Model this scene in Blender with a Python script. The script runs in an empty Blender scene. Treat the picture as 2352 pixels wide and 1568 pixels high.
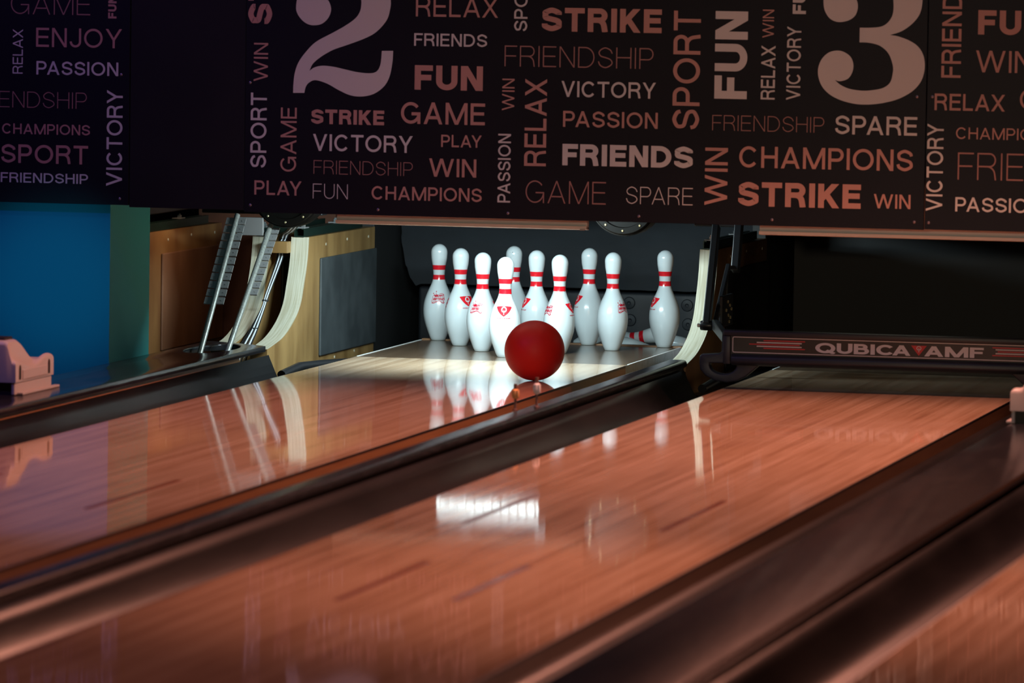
import bpy, bmesh, math, random
from mathutils import Vector, Matrix
random.seed(7)
SC = bpy.context.scene
COL = SC.collection

# ------------------------------------------------------------------ camera, world, lights
cam_d = bpy.data.cameras.new('camera')
cam = bpy.data.objects.new('camera', cam_d); COL.objects.link(cam)
RT = Vector((0.9733633, 0.2287496, 0.0154121)); UP = Vector((-0.0307503, 0.0636399, 0.9974991)); FW = Vector((-0.2271966, 0.9714029, -0.0689789))
R3 = Matrix((RT, UP, -FW)).transposed()
cam.matrix_world = Matrix.Translation((4.813863, -20.457947, 1.512462)) @ R3.to_4x4()
cam_d.sensor_width = 36.0
cam_d.lens = 12709.3456 / 2352 * 36.0
cam_d.clip_end = 100
cam_d.dof.use_dof = True
cam_d.dof.focus_distance = 20.9
cam_d.dof.aperture_fstop = 4.0
SC.camera = cam
SC.view_settings.view_transform = 'Standard'
SC.view_settings.look = 'None'
SC.view_settings.exposure = 0.0
SC.view_settings.gamma = 1.0
SC.view_settings.use_curve_mapping = False

world = bpy.data.worlds.new('world'); SC.world = world
world.use_nodes = True
world.node_tree.nodes['Background'].inputs[0].default_value = (0.5, 0.35, 0.5, 1)
world.node_tree.nodes['Background'].inputs[1].default_value = 0.012

def light(name, kind, loc, target, energy, color, **kw):
    d = bpy.data.lights.new(name, kind); d.energy = energy; d.color = color
    for k, v in kw.items(): setattr(d, k, v)
    o = bpy.data.objects.new(name, d); COL.objects.link(o)
    o.location = loc
    o.rotation_euler = (Vector(target) - Vector(loc)).to_track_quat('-Z', 'Y').to_euler()
    return o
WARM = (1.0, 0.37, 0.25)
# orange ceiling spots above the lanes
light('lane_spot', 'SPOT', (2.3, -3.32, 3.2), (2.2, -5.4, 0), 830, WARM, spot_size=2.5, spot_blend=0.3, shadow_soft_size=0.02)
light('lane_spot', 'SPOT', (2.3, -7.0, 3.3), (2.15, -7.5, 0), 380, WARM, spot_size=0.95, spot_blend=1.0, shadow_soft_size=0.06)
# pale wash on the masking panels, from the approach
light('panel_wash', 'SPOT', (2.8, -14.0, 1.5), (1.0, -1.6, 0.42), 530, (1.0, 0.83, 0.60), spot_size=0.38, spot_blend=1.0, shadow_soft_size=0.12)
# violet spot over the left-hand lane
light('violet_spot', 'SPOT', (-2.1, -5.2, 3.0), (-1.45, -2.2, 0.3), 95, (0.35, 0.22, 1.0), spot_size=1.15, spot_blend=0.9, shadow_soft_size=0.08)
# blue fill spot added low in front to light the pillar face
light('blue_fill', 'SPOT', (-1.30, -4.0, 0.34), (-1.30, -1.5, 0.33), 44, (0.08, 0.75, 1.0), spot_size=0.34, spot_blend=1.0, shadow_soft_size=0.05)
# lavender ceiling strip across the lanes
light('ceiling_strip', 'AREA', (0.8, -4.6, 3.5), (0.8, -4.6, 0), 14, (0.62, 0.58, 1.0), shape='RECTANGLE', size=3.0, size_y=0.3)
# white lamp over the standing pins
light('pin_lamp', 'AREA', (0.0, -0.66, 0.67), (0.0, -0.02, 0.03), 34, (0.74, 0.95, 1.0), shape='RECTANGLE', size=0.75, size_y=0.05)
# weak fill lights added to brighten the sweep lane and the left bay
light('bay_fill', 'AREA', (1.5, -0.3, 0.75), (1.5, -0.7, 0.0), 0.25, (1.0, 0.97, 0.76), shape='RECTANGLE', size=0.5, size_y=0.05)
light('bay_fill', 'AREA', (-1.17, 0.20, 0.64), (-1.44, 0.30, 0.15), 1.0, (1.0, 0.72, 0.48), shape='RECTANGLE', size=0.2, size_y=0.05)

# ------------------------------------------------------------------ materials
def mat(name, color, rough=0.5, metal=0.0, spec=0.5, emit=None, emit_s=0.0, noise=None, bump=None, coat=0.0, sheen=0.0):
    """noise = (scale xyz, colour 2, contrast low, contrast high)"""
    m = bpy.data.materials.new(name); m.use_nodes = True
    nt = m.node_tree; b = nt.nodes['Principled BSDF']
    b.inputs['Base Color'].default_value = (*color, 1)
    b.inputs['Roughness'].default_value = rough
    b.inputs['Metallic'].default_value = metal
    b.inputs['Specular IOR Level'].default_value = spec
    b.inputs['Coat Weight'].default_value = coat
    if emit:
        b.inputs['Emission Color'].default_value = (*emit, 1); b.inputs['Emission Strength'].default_value = emit_s
    if noise or bump:
        tc = nt.nodes.new('ShaderNodeTexCoord')
    if noise:
        sc, c2, lo, hi = noise
        mp = nt.nodes.new('ShaderNodeMapping'); mp.inputs['Scale'].default_value = sc
        nt.links.new(tc.outputs['Object'], mp.inputs['Vector'])
        nz = nt.nodes.new('ShaderNodeTexNoise'); nz.inputs['Scale'].default_value = 1.0; nz.inputs['Detail'].default_value = 5
        nt.links.new(mp.outputs[0], nz.inputs['Vector'])
        rp = nt.nodes.new('ShaderNodeValToRGB')
        rp.color_ramp.elements[0].position = lo; rp.color_ramp.elements[0].color = (*color, 1)
        rp.color_ramp.elements[1].position = hi; rp.color_ramp.elements[1].color = (*c2, 1)
        nt.links.new(nz.outputs['Fac'], rp.inputs['Fac'])
        nt.links.new(rp.outputs[0], b.inputs['Base Color'])
    if bump:
        sc, st = bump
        mp2 = nt.nodes.new('ShaderNodeMapping'); mp2.inputs['Scale'].default_value = sc
        nt.links.new(tc.outputs['Object'], mp2.inputs['Vector'])
        n2 = nt.nodes.new('ShaderNodeTexNoise'); n2.inputs['Scale'].default_value = 1.0; n2.inputs['Detail'].default_value = 2
        nt.links.new(mp2.outputs[0], n2.inputs['Vector'])
        bp = nt.nodes.new('ShaderNodeBump'); bp.inputs['Strength'].default_value = st; bp.inputs['Distance'].default_value = 0.01
        nt.links.new(n2.outputs['Fac'], bp.inputs['Height'])
        nt.links.new(bp.outputs[0], b.inputs['Normal'])
    return m

def lane_material():
    m = bpy.data.materials.new('lane_wood'); m.use_nodes = True
    nt = m.node_tree; N = nt.nodes; L = nt.links; b = N['Principled BSDF']
    tc = N.new('ShaderNodeTexCoord'); sx = N.new('ShaderNodeSeparateXYZ'); L.new(tc.outputs['Object'], sx.inputs[0])
    def math_(op, a, v=None, bb=None):
        n = N.new('ShaderNodeMath'); n.operation = op; L.new(a, n.inputs[0])
        if v is not None: n.inputs[1].default_value = v
        if bb is not None: L.new(bb, n.inputs[1])
        return n.outputs[0]
    bx = math_('FLOOR', math_('MULTIPLY', sx.outputs['X'], 1/0.0272))
    wn1 = N.new('ShaderNodeTexWhiteNoise'); wn1.noise_dimensions = '1D'; L.new(bx, wn1.inputs['W'])
    # butt joints along each board
    yy = math_('ADD', math_('MULTIPLY', sx.outputs['Y'], 0.8), None, math_('MULTIPLY', wn1.outputs['Value'], 7.0))
    by = math_('FLOOR', yy)
    cb = N.new('ShaderNodeCombineXYZ'); L.new(bx, cb.inputs[0]); L.new(by, cb.inputs[1])
    wn2 = N.new('ShaderNodeTexWhiteNoise'); wn2.noise_dimensions = '2D'; L.new(cb.outputs[0], wn2.inputs['Vector'])
    mp = N.new('ShaderNodeMapping'); mp.inputs['Scale'].default_value = (95, 1.6, 1); L.new(tc.outputs['Object'], mp.inputs['Vector'])
    nz = N.new('ShaderNodeTexNoise'); nz.inputs['Scale'].default_value = 1; nz.inputs['Detail'].default_value = 4; L.new(mp.outputs[0], nz.inputs['Vector'])
    mp3 = N.new('ShaderNodeMapping'); mp3.inputs['Scale'].default_value = (7, 2.2, 1); L.new(tc.outputs['Object'], mp3.inputs['Vector'])
    nz3 = N.new('ShaderNodeTexNoise'); nz3.inputs['Scale'].default_value = 1; nz3.inputs['Detail'].default_value = 3; L.new(mp3.outputs[0], nz3.inputs['Vector'])
    s = math_('ADD', math_('ADD', math_('MULTIPLY', wn2.outputs['Value'], 0.10), None, math_('MULTIPLY', wn1.outputs['Value'], 0.24)), None, math_('MULTIPLY', nz.outputs['Fac'], 0.75))
    s = math_('ADD', s, None, math_('MULTIPLY', nz3.outputs['Fac'], 0.28))
    rp = N.new('ShaderNodeValToRGB'); e = rp.color_ramp.elements
    e[0].position = 0.42; e[0].color = (0.38, 0.235, 0.145, 1)
    e[1].position = 0.92; e[1].color = (0.64, 0.47, 0.33, 1)
    k = e.new(0.62); k.color = (0.51, 0.345, 0.22, 1)
    L.new(s, rp.inputs['Fac']); L.new(rp.outputs[0], b.inputs['Base Color'])
    b.inputs['Roughness'].default_value = 0.045
    b.inputs['Specular IOR Level'].default_value = 0.22
    mp2 = N.new('ShaderNodeMapping'); mp2.inputs['Scale'].default_value = (5, 1.3, 1); L.new(tc.outputs['Object'], mp2.inputs['Vector'])
    n2 = N.new('ShaderNodeTexNoise'); n2.inputs['Scale'].default_value = 1; n2.inputs['Detail'].default_value = 1; L.new(mp2.outputs[0], n2.inputs['Vector'])
    bp = N.new('ShaderNodeBump'); bp.inputs['Strength'].default_value = 0.10; bp.inputs['Distance'].default_value = 0.004
    L.new(n2.outputs['Fac'], bp.inputs['Height']); L.new(bp.outputs[0], b.inputs['Normal'])
    return m

def pin_material():
    m = bpy.data.materials.new('pin_white'); m.use_nodes = True
    nt = m.node_tree; N = nt.nodes; L = nt.links; b = N['Principled BSDF']
    b.inputs['Roughness'].default_value = 0.22
    tc = N.new('ShaderNodeTexCoord'); oi = N.new('ShaderNodeObjectInfo')
    ad = N.new('ShaderNodeVectorMath'); ad.operation = 'ADD'
    L.new(tc.outputs['Object'], ad.inputs[0]); L.new(oi.outputs['Location'], ad.inputs[1])
    nz = N.new('ShaderNodeTexNoise'); nz.inputs['Scale'].default_value = 150; nz.inputs['Detail'].default_value = 3; L.new(ad.outputs[0], nz.inputs['Vector'])
    n2 = N.new('ShaderNodeTexNoise'); n2.inputs['Scale'].default_value = 9; n2.inputs['Detail'].default_value = 2; L.new(ad.outputs[0], n2.inputs['Vector'])
    mu = N.new('ShaderNodeMath'); mu.operation = 'MULTIPLY'; L.new(nz.outputs['Fac'], mu.inputs[0]); L.new(n2.outputs['Fac'], mu.inputs[1])
    rp = N.new('ShaderNodeValToRGB'); e = rp.color_ramp.elements
    e[0].position = 0.492; e[0].color = (0.54, 0.60, 0.62, 1); e[1].position = 0.515; e[1].color = (0.18, 0.20, 0.22, 1)
    L.new(mu.outputs[0], rp.inputs['Fac']); L.new(rp.outputs[0], b.inputs['Base Color'])
    return m

M = {}
M['lane'] = lane_material()
M['deck'] = mat('pin_deck_laminate', (0.115, 0.072, 0.046), 0.14, spec=0.35, noise=((40, 3, 1), (0.145, 0.093, 0.06), 0.35, 0.65))
M['lane_edge'] = mat('lane_edge_wood', (0.21, 0.095, 0.040), 0.45, noise=((40, 2, 40), (0.28, 0.14, 0.06), 0.3, 0.7))
M['dark_trim'] = mat('dark_trim', (0.012, 0.008, 0.008), 0.4)
M['steel'] = mat('steel_strip', (0.42, 0.46, 0.46), 0.35, metal=0.8, noise=((30, 30, 30), (0.3, 0.33, 0.33), 0.35, 0.65))
M['white_line'] = mat('white_edge_line', (0.8, 0.82, 0.82), 0.3)
M['marker'] = mat('marker_inlay', (0.22, 0.08, 0.05), 0.2)
M['gutter'] = mat('gutter_plastic', (0.009, 0.0098, 0.011), 0.32, spec=0.28, noise=((6, 1.2, 6), (0.017, 0.0175, 0.0185), 0.4, 0.6), bump=((9, 2, 9), 0.25))
M['cap'] = mat('capping_plastic', (0.012, 0.0125, 0.016), 0.17, noise=((14, 2.5, 14), (0.021, 0.022, 0.025), 0.45, 0.6), bump=((30, 5, 30), 0.08))
M['cap_worn'] = mat('capping_plastic_worn', (0.012, 0.013, 0.017), 0.26, noise=((60, 14, 60), (0.035, 0.039, 0.048), 0.50, 0.64))
M['capwood'] = mat('capping_wood', (0.30, 0.15, 0.06), 0.4)
M['floor'] = mat('floor_paint', (0.012, 0.011, 0.012), 0.7, noise=((3, 3, 3), (0.018, 0.017, 0.018), 0.4, 0.6))
M['wall'] = mat('wall_paint', (0.015, 0.013, 0.016), 0.8, noise=((3, 3, 3), (0.02, 0.018, 0.021), 0.4, 0.6))
M['mask'] = mat('panel_laminate', (0.0055, 0.0058, 0.0105), 0.4, spec=0.2, noise=((3, 3, 3), (0.0065, 0.007, 0.012), 0.4, 0.6))
M['mask_blank'] = mat('blank_panel_laminate', (0.008, 0.0085, 0.009), 0.5, spec=0.2, noise=((3, 3, 3), (0.010, 0.0105, 0.011), 0.4, 0.6))
M['print_white'] = mat('print_white', (0.60, 0.63, 0.58), 0.5, spec=0.3)
M['print_copper'] = mat('print_copper', (0.48, 0.28, 0.225), 0.5, spec=0.3)
M['print_dim'] = mat('print_thin_copper', (0.34, 0.19, 0.16), 0.5, spec=0.3)
M['screw'] = mat('screw_head', (0.25, 0.2, 0.22), 0.35, metal=0.6)
M['pin'] = pin_material()
M['pin_base'] = mat('pin_base_nylon', (0.45, 0.50, 0.50), 0.45)
M['red'] = mat('pin_red', (0.60, 0.008, 0.018), 0.2)
M['print_red'] = mat('pin_emblem_red', (0.60, 0.008, 0.018), 0.55, spec=0.15)
M['darkred'] = mat('pin_print_red', (0.45, 0.010, 0.03), 0.3)
M['ball'] = mat('ball_red', (0.92, 0.020, 0.010), 0.5, spec=0.35)
M['ply'] = mat('plywood_face', (0.20, 0.108, 0.034), 0.5, noise=((5, 9, 2.5), (0.34, 0.205, 0.075), 0.35, 0.6))
M['ply_dark'] = mat('plywood_face_brown', (0.30, 0.15, 0.05), 0.55, noise=((5, 6, 2), (0.20, 0.085, 0.03), 0.35, 0.65))
M['inner'] = mat('inner_board_brown', (0.10, 0.030, 0.015), 0.6, noise=((4, 4, 4), (0.14, 0.05, 0.025), 0.4, 0.6))
M['lam'] = mat('plywood_laminations', (0.50, 0.475, 0.375), 0.5, noise=((170, 5, 5), (0.38, 0.345, 0.245), 0.42, 0.62))
M['rubber'] = mat('rubber_pad', (0.036, 0.044, 0.048), 0.6, noise=((2, 7, 6), (0.068, 0.080, 0.085), 0.38, 0.68))
M['pad_brown'] = mat('brown_pad', (0.16, 0.065, 0.03), 0.6, noise=((2, 6, 3), (0.23, 0.105, 0.055), 0.35, 0.65))
M['pad_black'] = mat('black_pad', (0.012, 0.012, 0.012), 0.6)
M['green_steel'] = mat('green_channel_steel', (0.010, 0.026, 0.019), 0.35, metal=0.3)
M['zinc'] = mat('zinc_bolt', (0.75, 0.78, 0.8), 0.25, metal=0.9)
M['black'] = mat('black_steel', (0.012, 0.013, 0.016), 0.35, metal=0.2)
M['curtain'] = mat('curtain_fabric', (0.004, 0.0062, 0.0092), 0.8, noise=((5, 5, 9), (0.0085, 0.012, 0.0165), 0.35, 0.65), bump=((4, 4, 7), 0.4))
M['cushion'] = mat('cushion_vinyl', (0.005, 0.0068, 0.0105), 0.6, noise=((6, 6, 6), (0.008, 0.0105, 0.015), 0.4, 0.6))
M['blue'] = mat('blue_paint', (0.003, 0.25, 0.39), 0.6, spec=0.2)
M['teal'] = mat('pillar_side_lit', (0.06, 0.42, 0.40), 0.6, spec=0.2)  # pillar side: tint of the different light there, put into the colour
M['plastic'] = mat('cream_plastic', (0.42, 0.40, 0.385), 0.38)
M['slot'] = mat('slot_black', (0.01, 0.008, 0.008), 0.6)
M['bar_white'] = mat('white_enamel', (0.82, 0.80, 0.78), 0.35)
M['tube'] = mat('lamp_tube', (0.9, 0.95, 0.95), 0.4, emit=(0.88, 1.0, 0.97), emit_s=3.5)
M['sweep'] = mat('sweep_rubber', (0.017, 0.021, 0.031), 0.45, noise=((8, 8, 8), (0.022, 0.026, 0.037), 0.4, 0.6))
M['label'] = mat('label_black', (0.012, 0.008, 0.009), 0.3)
M['label_grey'] = mat('label_grey', (0.60, 0.60, 0.64), 0.4)
M['label_line'] = mat('label_line', (0.62, 0.58, 0.58), 0.4)
M['label_red'] = mat('label_red', (0.5, 0.012, 0.02), 0.4)
M['table'] = mat('table_zinc', (0.80, 0.82, 0.80), 0.35)
M['rod'] = mat('rod_steel', (0.42, 0.45, 0.42), 0.4, metal=0.55, noise=((200, 200, 4), (0.3, 0.3, 0.27), 0.4, 0.6))
M['plate'] = mat('grey_plate', (0.21, 0.21, 0.21), 0.5, metal=0.2)
M['cable_white'] = mat('cable_white', (0.6, 0.64, 0.68), 0.4)
M['cable_black'] = mat('cable_black', (0.012, 0.013, 0.015), 0.4)
M['drum'] = mat('drum_black', (0.0028, 0.0022, 0.0016), 0.5, spec=0.10)
M['brass'] = mat('brass_bolt', (0.45, 0.36, 0.2), 0.35, metal=0.8)
M['amber'] = mat('amber_lens', (0.75, 0.36, 0.14), 0.2)
M['post'] = mat('post_plastic', (0.16, 0.09, 0.08), 0.4)
M['lens'] = mat('clear_lens', (0.75, 0.72, 0.74), 0.1)

# ------------------------------------------------------------------ mesh helpers
class MB:
    def __init__(s): s.v = []; s.f = []
    def add(s, vs, fs):
        o = len(s.v); s.v += [tuple(p) for p in vs]; s.f += [tuple(i + o for i in q) for q in fs]; return s
    def box(s, x0, x1, y0, y1, z0, z1):
        return s.add([(x0, y0, z0), (x1, y0, z0), (x1, y1, z0), (x0, y1, z0), (x0, y0, z1), (x1, y0, z1), (x1, y1, z1), (x0, y1, z1)],
                     [(3, 2, 1, 0), (4, 5, 6, 7), (0, 1, 5, 4), (1, 2, 6, 5), (2, 3, 7, 6), (3, 0, 4, 7)])
    def obox(s, c, ax, ay, az, hx, hy, hz):
        c = Vector(c); vs = []
        for k in (-1, 1):
            for (i, j) in ((-1, -1), (1, -1), (1, 1), (-1, 1)):
                vs.append(c + Vector(ax) * hx * i + Vector(ay) * hy * j + Vector(az) * hz * k)
        return s.add(vs, [(3, 2, 1, 0), (4, 5, 6, 7), (0, 1, 5, 4), (1, 2, 6, 5), (2, 3, 7, 6), (3, 0, 4, 7)])
    def prism(s, poly, lo, hi, axis):
        """poly 2-D outline extruded along axis ('x': (y,z); 'y': (x,z); 'z': (x,y))"""
        def P(a, b, t): return {'x': (t, a, b), 'y': (a, t, b), 'z': (a, b, t)}[axis]
        n = len(poly)
        vs = [P(a, b, lo) for a, b in poly] + [P(a, b, hi) for a, b in poly]
        fs = [tuple(range(n))[::-1], tuple(range(n, 2 * n))] + [(i, (i + 1) % n, n + (i + 1) % n, n + i) for i in range(n)]
        return s.add(vs, fs)
    def tube(s, pts, r, n=10, cap=True):
        pts = [Vector(p) for p in pts]; rings = []; rs = r if isinstance(r, (list, tuple)) else [r] * len(pts)
        for i, p in enumerate(pts):
            d = (pts[min(i + 1, len(pts) - 1)] - pts[max(i - 1, 0)]).normalized()
            a = d.cross(Vector((0, 0, 1)) if abs(d.z) < .9 else Vector((1, 0, 0))).normalized(); b2 = d.cross(a)
            rings.append([p + (a * math.cos(t) + b2 * math.sin(t)) * rs[i] for t in [2 * math.pi * k / n for k in range(n)]])
        vs = [p for rg in rings for p in rg]; fs = []
        for i in range(len(pts) - 1):
            for k in range(n): fs.append((i * n + k, i * n + (k + 1) % n, (i + 1) * n + (k + 1) % n, (i + 1) * n + k))
        if cap: fs += [tuple(range(n))[::-1], tuple((len(pts) - 1) * n + k for k in range(n))]
        return s.add(vs, fs)
    def lathe(s, prof, n=48, mtx=None, caps=True):
        vs = []; fs = []; m = len(prof)
        for (r, h) in prof:
            for k in range(n):
                t = 2 * math.pi * k / n; vs.append(Vector((r * math.cos(t), r * math.sin(t), h)))
        for i in range(m - 1):
            for k in range(n): fs.append((i * n + k, i * n + (k + 1) % n, (i + 1) * n + (k + 1) % n, (i + 1) * n + k))
        if caps: fs += [tuple(range(n))[::-1], tuple((m - 1) * n + k for k in range(n))]
        if mtx: vs = [mtx @ v for v in vs]
        return s.add(vs, fs)
    def build(s, name, material, parent=None, bevel=0.0, smooth=False, seg=2, loc=None, weld=False):
        me = bpy.data.meshes.new(name); me.from_pydata(s.v, [], s.f); me.update()
        bm = bmesh.new(); bm.from_mesh(me)
        if weld: bmesh.ops.remove_doubles(bm, verts=bm.verts, dist=1e-5)
        bmesh.ops.recalc_face_normals(bm, faces=bm.faces)
        if bevel:
            es = [e for e in bm.edges if len(e.link_faces) == 2 and e.calc_face_angle(0) > 0.5]
            bmesh.ops.bevel(bm, geom=es, offset=bevel, segments=seg, affect='EDGES', profile=0.5, clamp_overlap=True)
        for f in bm.faces: f.smooth = smooth
        bm.to_mesh(me); bm.free()
        if smooth:
            try: me.set_sharp_from_angle(angle=math.radians(38))
            except Exception: pass
        me.materials.append(material)
        o = bpy.data.objects.new(name, me); COL.objects.link(o)
        if parent: o.parent = parent
        if loc: o.location = loc
        return o

def thing(name, label, cat, loc=(0, 0, 0), group=None):
    o = bpy.data.objects.new(name, None); COL.objects.link(o); o.location = loc
    o.empty_display_size = 0.05
    return tag(o, label, cat, group)
def tag(o, label, cat, group=None):
    o['label'] = label; o['category'] = cat
    if group: o['group'] = group
    return o
def struct(o): o['kind'] = 'structure'; return o
def copy_tree(o, parent=None):
    c = o.copy(); COL.objects.link(c)
    if parent: c.parent = parent
    for ch in list(o.children): copy_tree(ch, c)
    return c

# ------------------------------------------------------------------ stroke lettering
def arc(cx, cy, rx, ry, a0, a1, n=14):
    return [(cx + rx * math.cos(math.radians(a0 + (a1 - a0) * i / n)), cy + ry * math.sin(math.radians(a0 + (a1 - a0) * i / n))) for i in range(n + 1)]
def catmull(P, n=5, closed=False):
    out = []; m = len(P)
    for i in range(m if closed else m - 1):
        if closed: p0, p1, p2, p3 = P[(i - 1) % m], P[i], P[(i + 1) % m], P[(i + 2) % m]
        else: p0, p1, p2, p3 = P[max(i - 1, 0)], P[i], P[i + 1], P[min(i + 2, m - 1)]
        if p1 == p2: continue
        if p0 == p1: p0 = tuple(2 * a - b for a, b in zip(p1, p2))
        if p3 == p2: p3 = tuple(2 * a - b for a, b in zip(p2, p1))
        for k in range(n):
            t = k / n
            out.append(tuple(.5 * (2 * b + (c - a) * t + (2 * a - 5 * b + 4 * c - d) * t * t + (3 * b - a - 3 * c + d) * t ** 3) for a, b, c, d in zip(p0, p1, p2, p3)))
    if not closed: out.append(P[-1])
    return out
def ext(p, q, e0=True, e1=True, d=.35):
    dx, dy = q[0] - p[0], q[1] - p[1]; L = math.hypot(dx, dy); dx /= L; dy /= L
    return [(p[0] - dx * d, p[1] - dy * d) if e0 else p, (q[0] + dx * d, q[1] + dy * d) if e1 else q]
LW = dict(A=.92, B=.76, C=.92, D=.86, E=.70, F=.66, G=.96, H=.80, I=0, J=.62, K=.84, L=.62, M=.98, N=.80, O=1.0, P=.74, Q=1.0, R=.80, S=.78, T=.78, U=.78, V=.90, W=1.30, X=.88, Y=.88)
def glyph(ch, t):
    """-> width, list of (points, closed)"""
    a = t / 2; w = LW[ch] if ch != 'I' else t
    if ch == 'M': w += t * .6
    if ch == 'W': w += t * .7
    r = w - a; top = 1 - a
    def bowl(y0, y1, xr, x0=a):
        ry = (y1 - y0) / 2; rx = min(ry, (xr - x0) * .7); xs = xr - rx
        return [(x0, y1), (xs, y1)] + arc(xs, (y0 + y1) / 2, rx, ry, 90, -90)[1:] + [(x0, y0)]
    h = a * 1.12  # half width of a slanting stroke along x
    if ch == 'A': S = [(ext((h, 0), (w / 2, 1 - a * .3)), 0), (ext((w - h, 0), (w / 2, 1 - a * .3)), 0), ([(w * .22, .30), (w * .78, .30)], 0)]
    elif ch == 'B': S = [([(a, 0), (a, 1)], 0), (bowl(.53, top, w * .90 - a), 0), (bowl(a, .53, r), 0)]
    elif ch == 'C': S = [(arc(w / 2, .5, w / 2 - a, .5 - a, 38, 322, 26), 0)]
    elif ch == 'D': S = [([(a, a), (a, top)], 0), ([(0, top), (w * .42, top)] + arc(w * .42, .5, r - w * .42, .5 - a, 90, -90, 18)[1:] + [(0, a)], 0)]
    elif ch == 'E': S = [([(a, 0), (a, 1)], 0), ([(0, top), (w, top)], 0), ([(0, .52), (w * .94, .52)], 0), ([(0, a), (w, a)], 0)]
    elif ch == 'F': S = [([(a, 0), (a, 1)], 0), ([(0, top), (w, top)], 0), ([(0, .50), (w * .92, .50)], 0)]
    elif ch == 'G': S = [(arc(w / 2, .5, w / 2 - a, .5 - a, 38, 348, 28), 0), ([(w * .54, .46), (r + a * .9, .46)], 0), ([(r - a * .1, .47), (r - a * .1, 0)], 0)]
    elif ch == 'H': S = [([(a, 0), (a, 1)], 0), ([(r, 0), (r, 1)], 0), ([(0, .52), (w, .52)], 0)]
    elif ch == 'I': S = [([(a, 0), (a, 1)], 0)]
    elif ch == 'J': S = [([(r, 1)] + arc(w / 2, w / 2, w / 2 - a, w / 2 - a, 0, -180, 16), 0)]
    elif ch == 'K': S = [([(a, 0), (a, 1)], 0), (ext((a, .34), (w - h * 1.5, 1), False), 0), (ext((w * .36, .58), (w - h * 1.3, 0), False), 0)]
    elif ch == 'L': S = [([(a, 0), (a, 1)], 0), ([(0, a), (w, a)], 0)]
    elif ch == 'M': S = [([(a, 0), (a, 1)], 0), ([(r, 0), (r, 1)], 0), (ext((h, 1), (w / 2, 0)), 0), (ext((w - h, 1), (w / 2, 0)), 0)]
    elif ch == 'N': S = [([(a, 0), (a, 1)], 0), ([(r, 0), (r, 1)], 0), (ext((h, 1), (w - h, 0)), 0)]
    elif ch in 'OQ':
        S = [(arc(w / 2, .5, w / 2 - a, .5 - a, 0, 360, 36)[:-1], 1)]
        if ch == 'Q': S.append(([(w * .55, .28), (w * .95, -.02)], 0))
    elif ch == 'P': S = [([(a, 0), (a, 1)], 0), (bowl(.44, top, r), 0)]
    elif ch == 'R': S = [([(a, 0), (a, 1)], 0), (bowl(.50, top, r - w * .03), 0), (([(w * .50, .50)] + arc(w * .50, .50 - w * .38, w * .45 - a, w * .38, 90, 8, 8)[1:] + [(r - .005, 0)]), 0)]
    elif ch == 'S':
        S = [(catmull([(w - a, .70), (w * .83, top - .10), (w * .5, top), (w * .2, top - .09), (a + .03, .73), (w * .2, .575), (w * .5, .51), (w * .83, .42), (r, .26), (w * .82, a + .09), (w * .5, a), (w * .17, a + .10), (a, .32)], 4), 0)]
    elif ch == 'T': S = [([(w / 2, 0), (w / 2, 1)], 0), ([(0, top), (w, top)], 0)]
    elif ch == 'U': S = [([(a, 1)] + arc(w / 2, w / 2 - .02, w / 2 - a, w / 2 - a - .02, 180, 360, 18) + [(r, 1)], 0)]
    elif ch == 'V': S = [(ext((h, 1), (w / 2, a * .3)), 0), (ext((w - h, 1), (w / 2, a * .3)), 0)]
    elif ch == 'W': S = [(ext((h, 1), (w * .27, 0)), 0), (ext((w * .27, 0), (w * .5, 1)), 0), (ext((w * .5, 1), (w * .73, 0)), 0), (ext((w * .73, 0), (w - h, 1)), 0)]
    elif ch == 'X': S = [(ext((h * 1.2, 1), (w - h * 1.2, 0)), 0), (ext((h * 1.2, 0), (w - h * 1.2, 1)), 0)]
    elif ch == 'Y': S = [(ext((h * 1.1, 1), (w / 2, .42), True, False), 0), (ext((w - h * 1.1, 1), (w / 2, .42), True, False), 0), ([(w / 2, .46), (w / 2, 0)], 0)]
    return w, S
def clip(poly, x0, x1, y0, y1):
    for (ax, sgn, lim) in ((0, 1, x0), (0, -1, -x1), (1, 1, y0), (1, -1, -y1)):
        out = []; m = len(poly)
        for i in range(m):
            p, q = poly[i], poly[(i + 1) % m]; dp, dq = sgn * p[ax] - lim, sgn * q[ax] - lim
            if dp >= 0: out.append(p)
            if (dp >= 0) != (dq >= 0):
                u = dp / (dp - dq); out.append((p[0] + (q[0] - p[0]) * u, p[1] + (q[1] - p[1]) * u))
        poly = out
        if len(poly) < 3: return []
    return poly
def ribbon(P, t, closed):
    a = t / 2; n = len(P); Lf = []; Rt = []
    for i in range(n):
        if closed: p, q = P[(i - 1) % n], P[(i + 1) % n]
        else: p, q = P[max(i - 1, 0)], P[min(i + 1, n - 1)]
        c = P[i]
        def nrm(u, v):
            dx, dy = v[0] - u[0], v[1] - u[1]; L = math.hypot(dx, dy) or 1e-9; return (-dy / L, dx / L)
        if not closed and i == 0: nx, ny = nrm(c, q); k = 1
        elif not closed and i == n - 1: nx, ny = nrm(p, c); k = 1
        else:
            n1, n2 = nrm(p, c), nrm(c, q); nx, ny = n1[0] + n2[0], n1[1] + n2[1]; L = math.hypot(nx, ny) or 1e-9; nx /= L; ny /= L
            k = 1 / max(.35, nx * n1[0] + ny * n1[1])
        Lf.append((c[0] + nx * a * k, c[1] + ny * a * k)); Rt.append((c[0] - nx * a * k, c[1] - ny * a * k))
    return [[Lf[i], Lf[(i + 1) % n], Rt[(i + 1) % n], Rt[i]] for i in range(n if closed else n - 1)]
WT = dict(thin=.058, reg=.118, med=.145, bold=.225)
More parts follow.
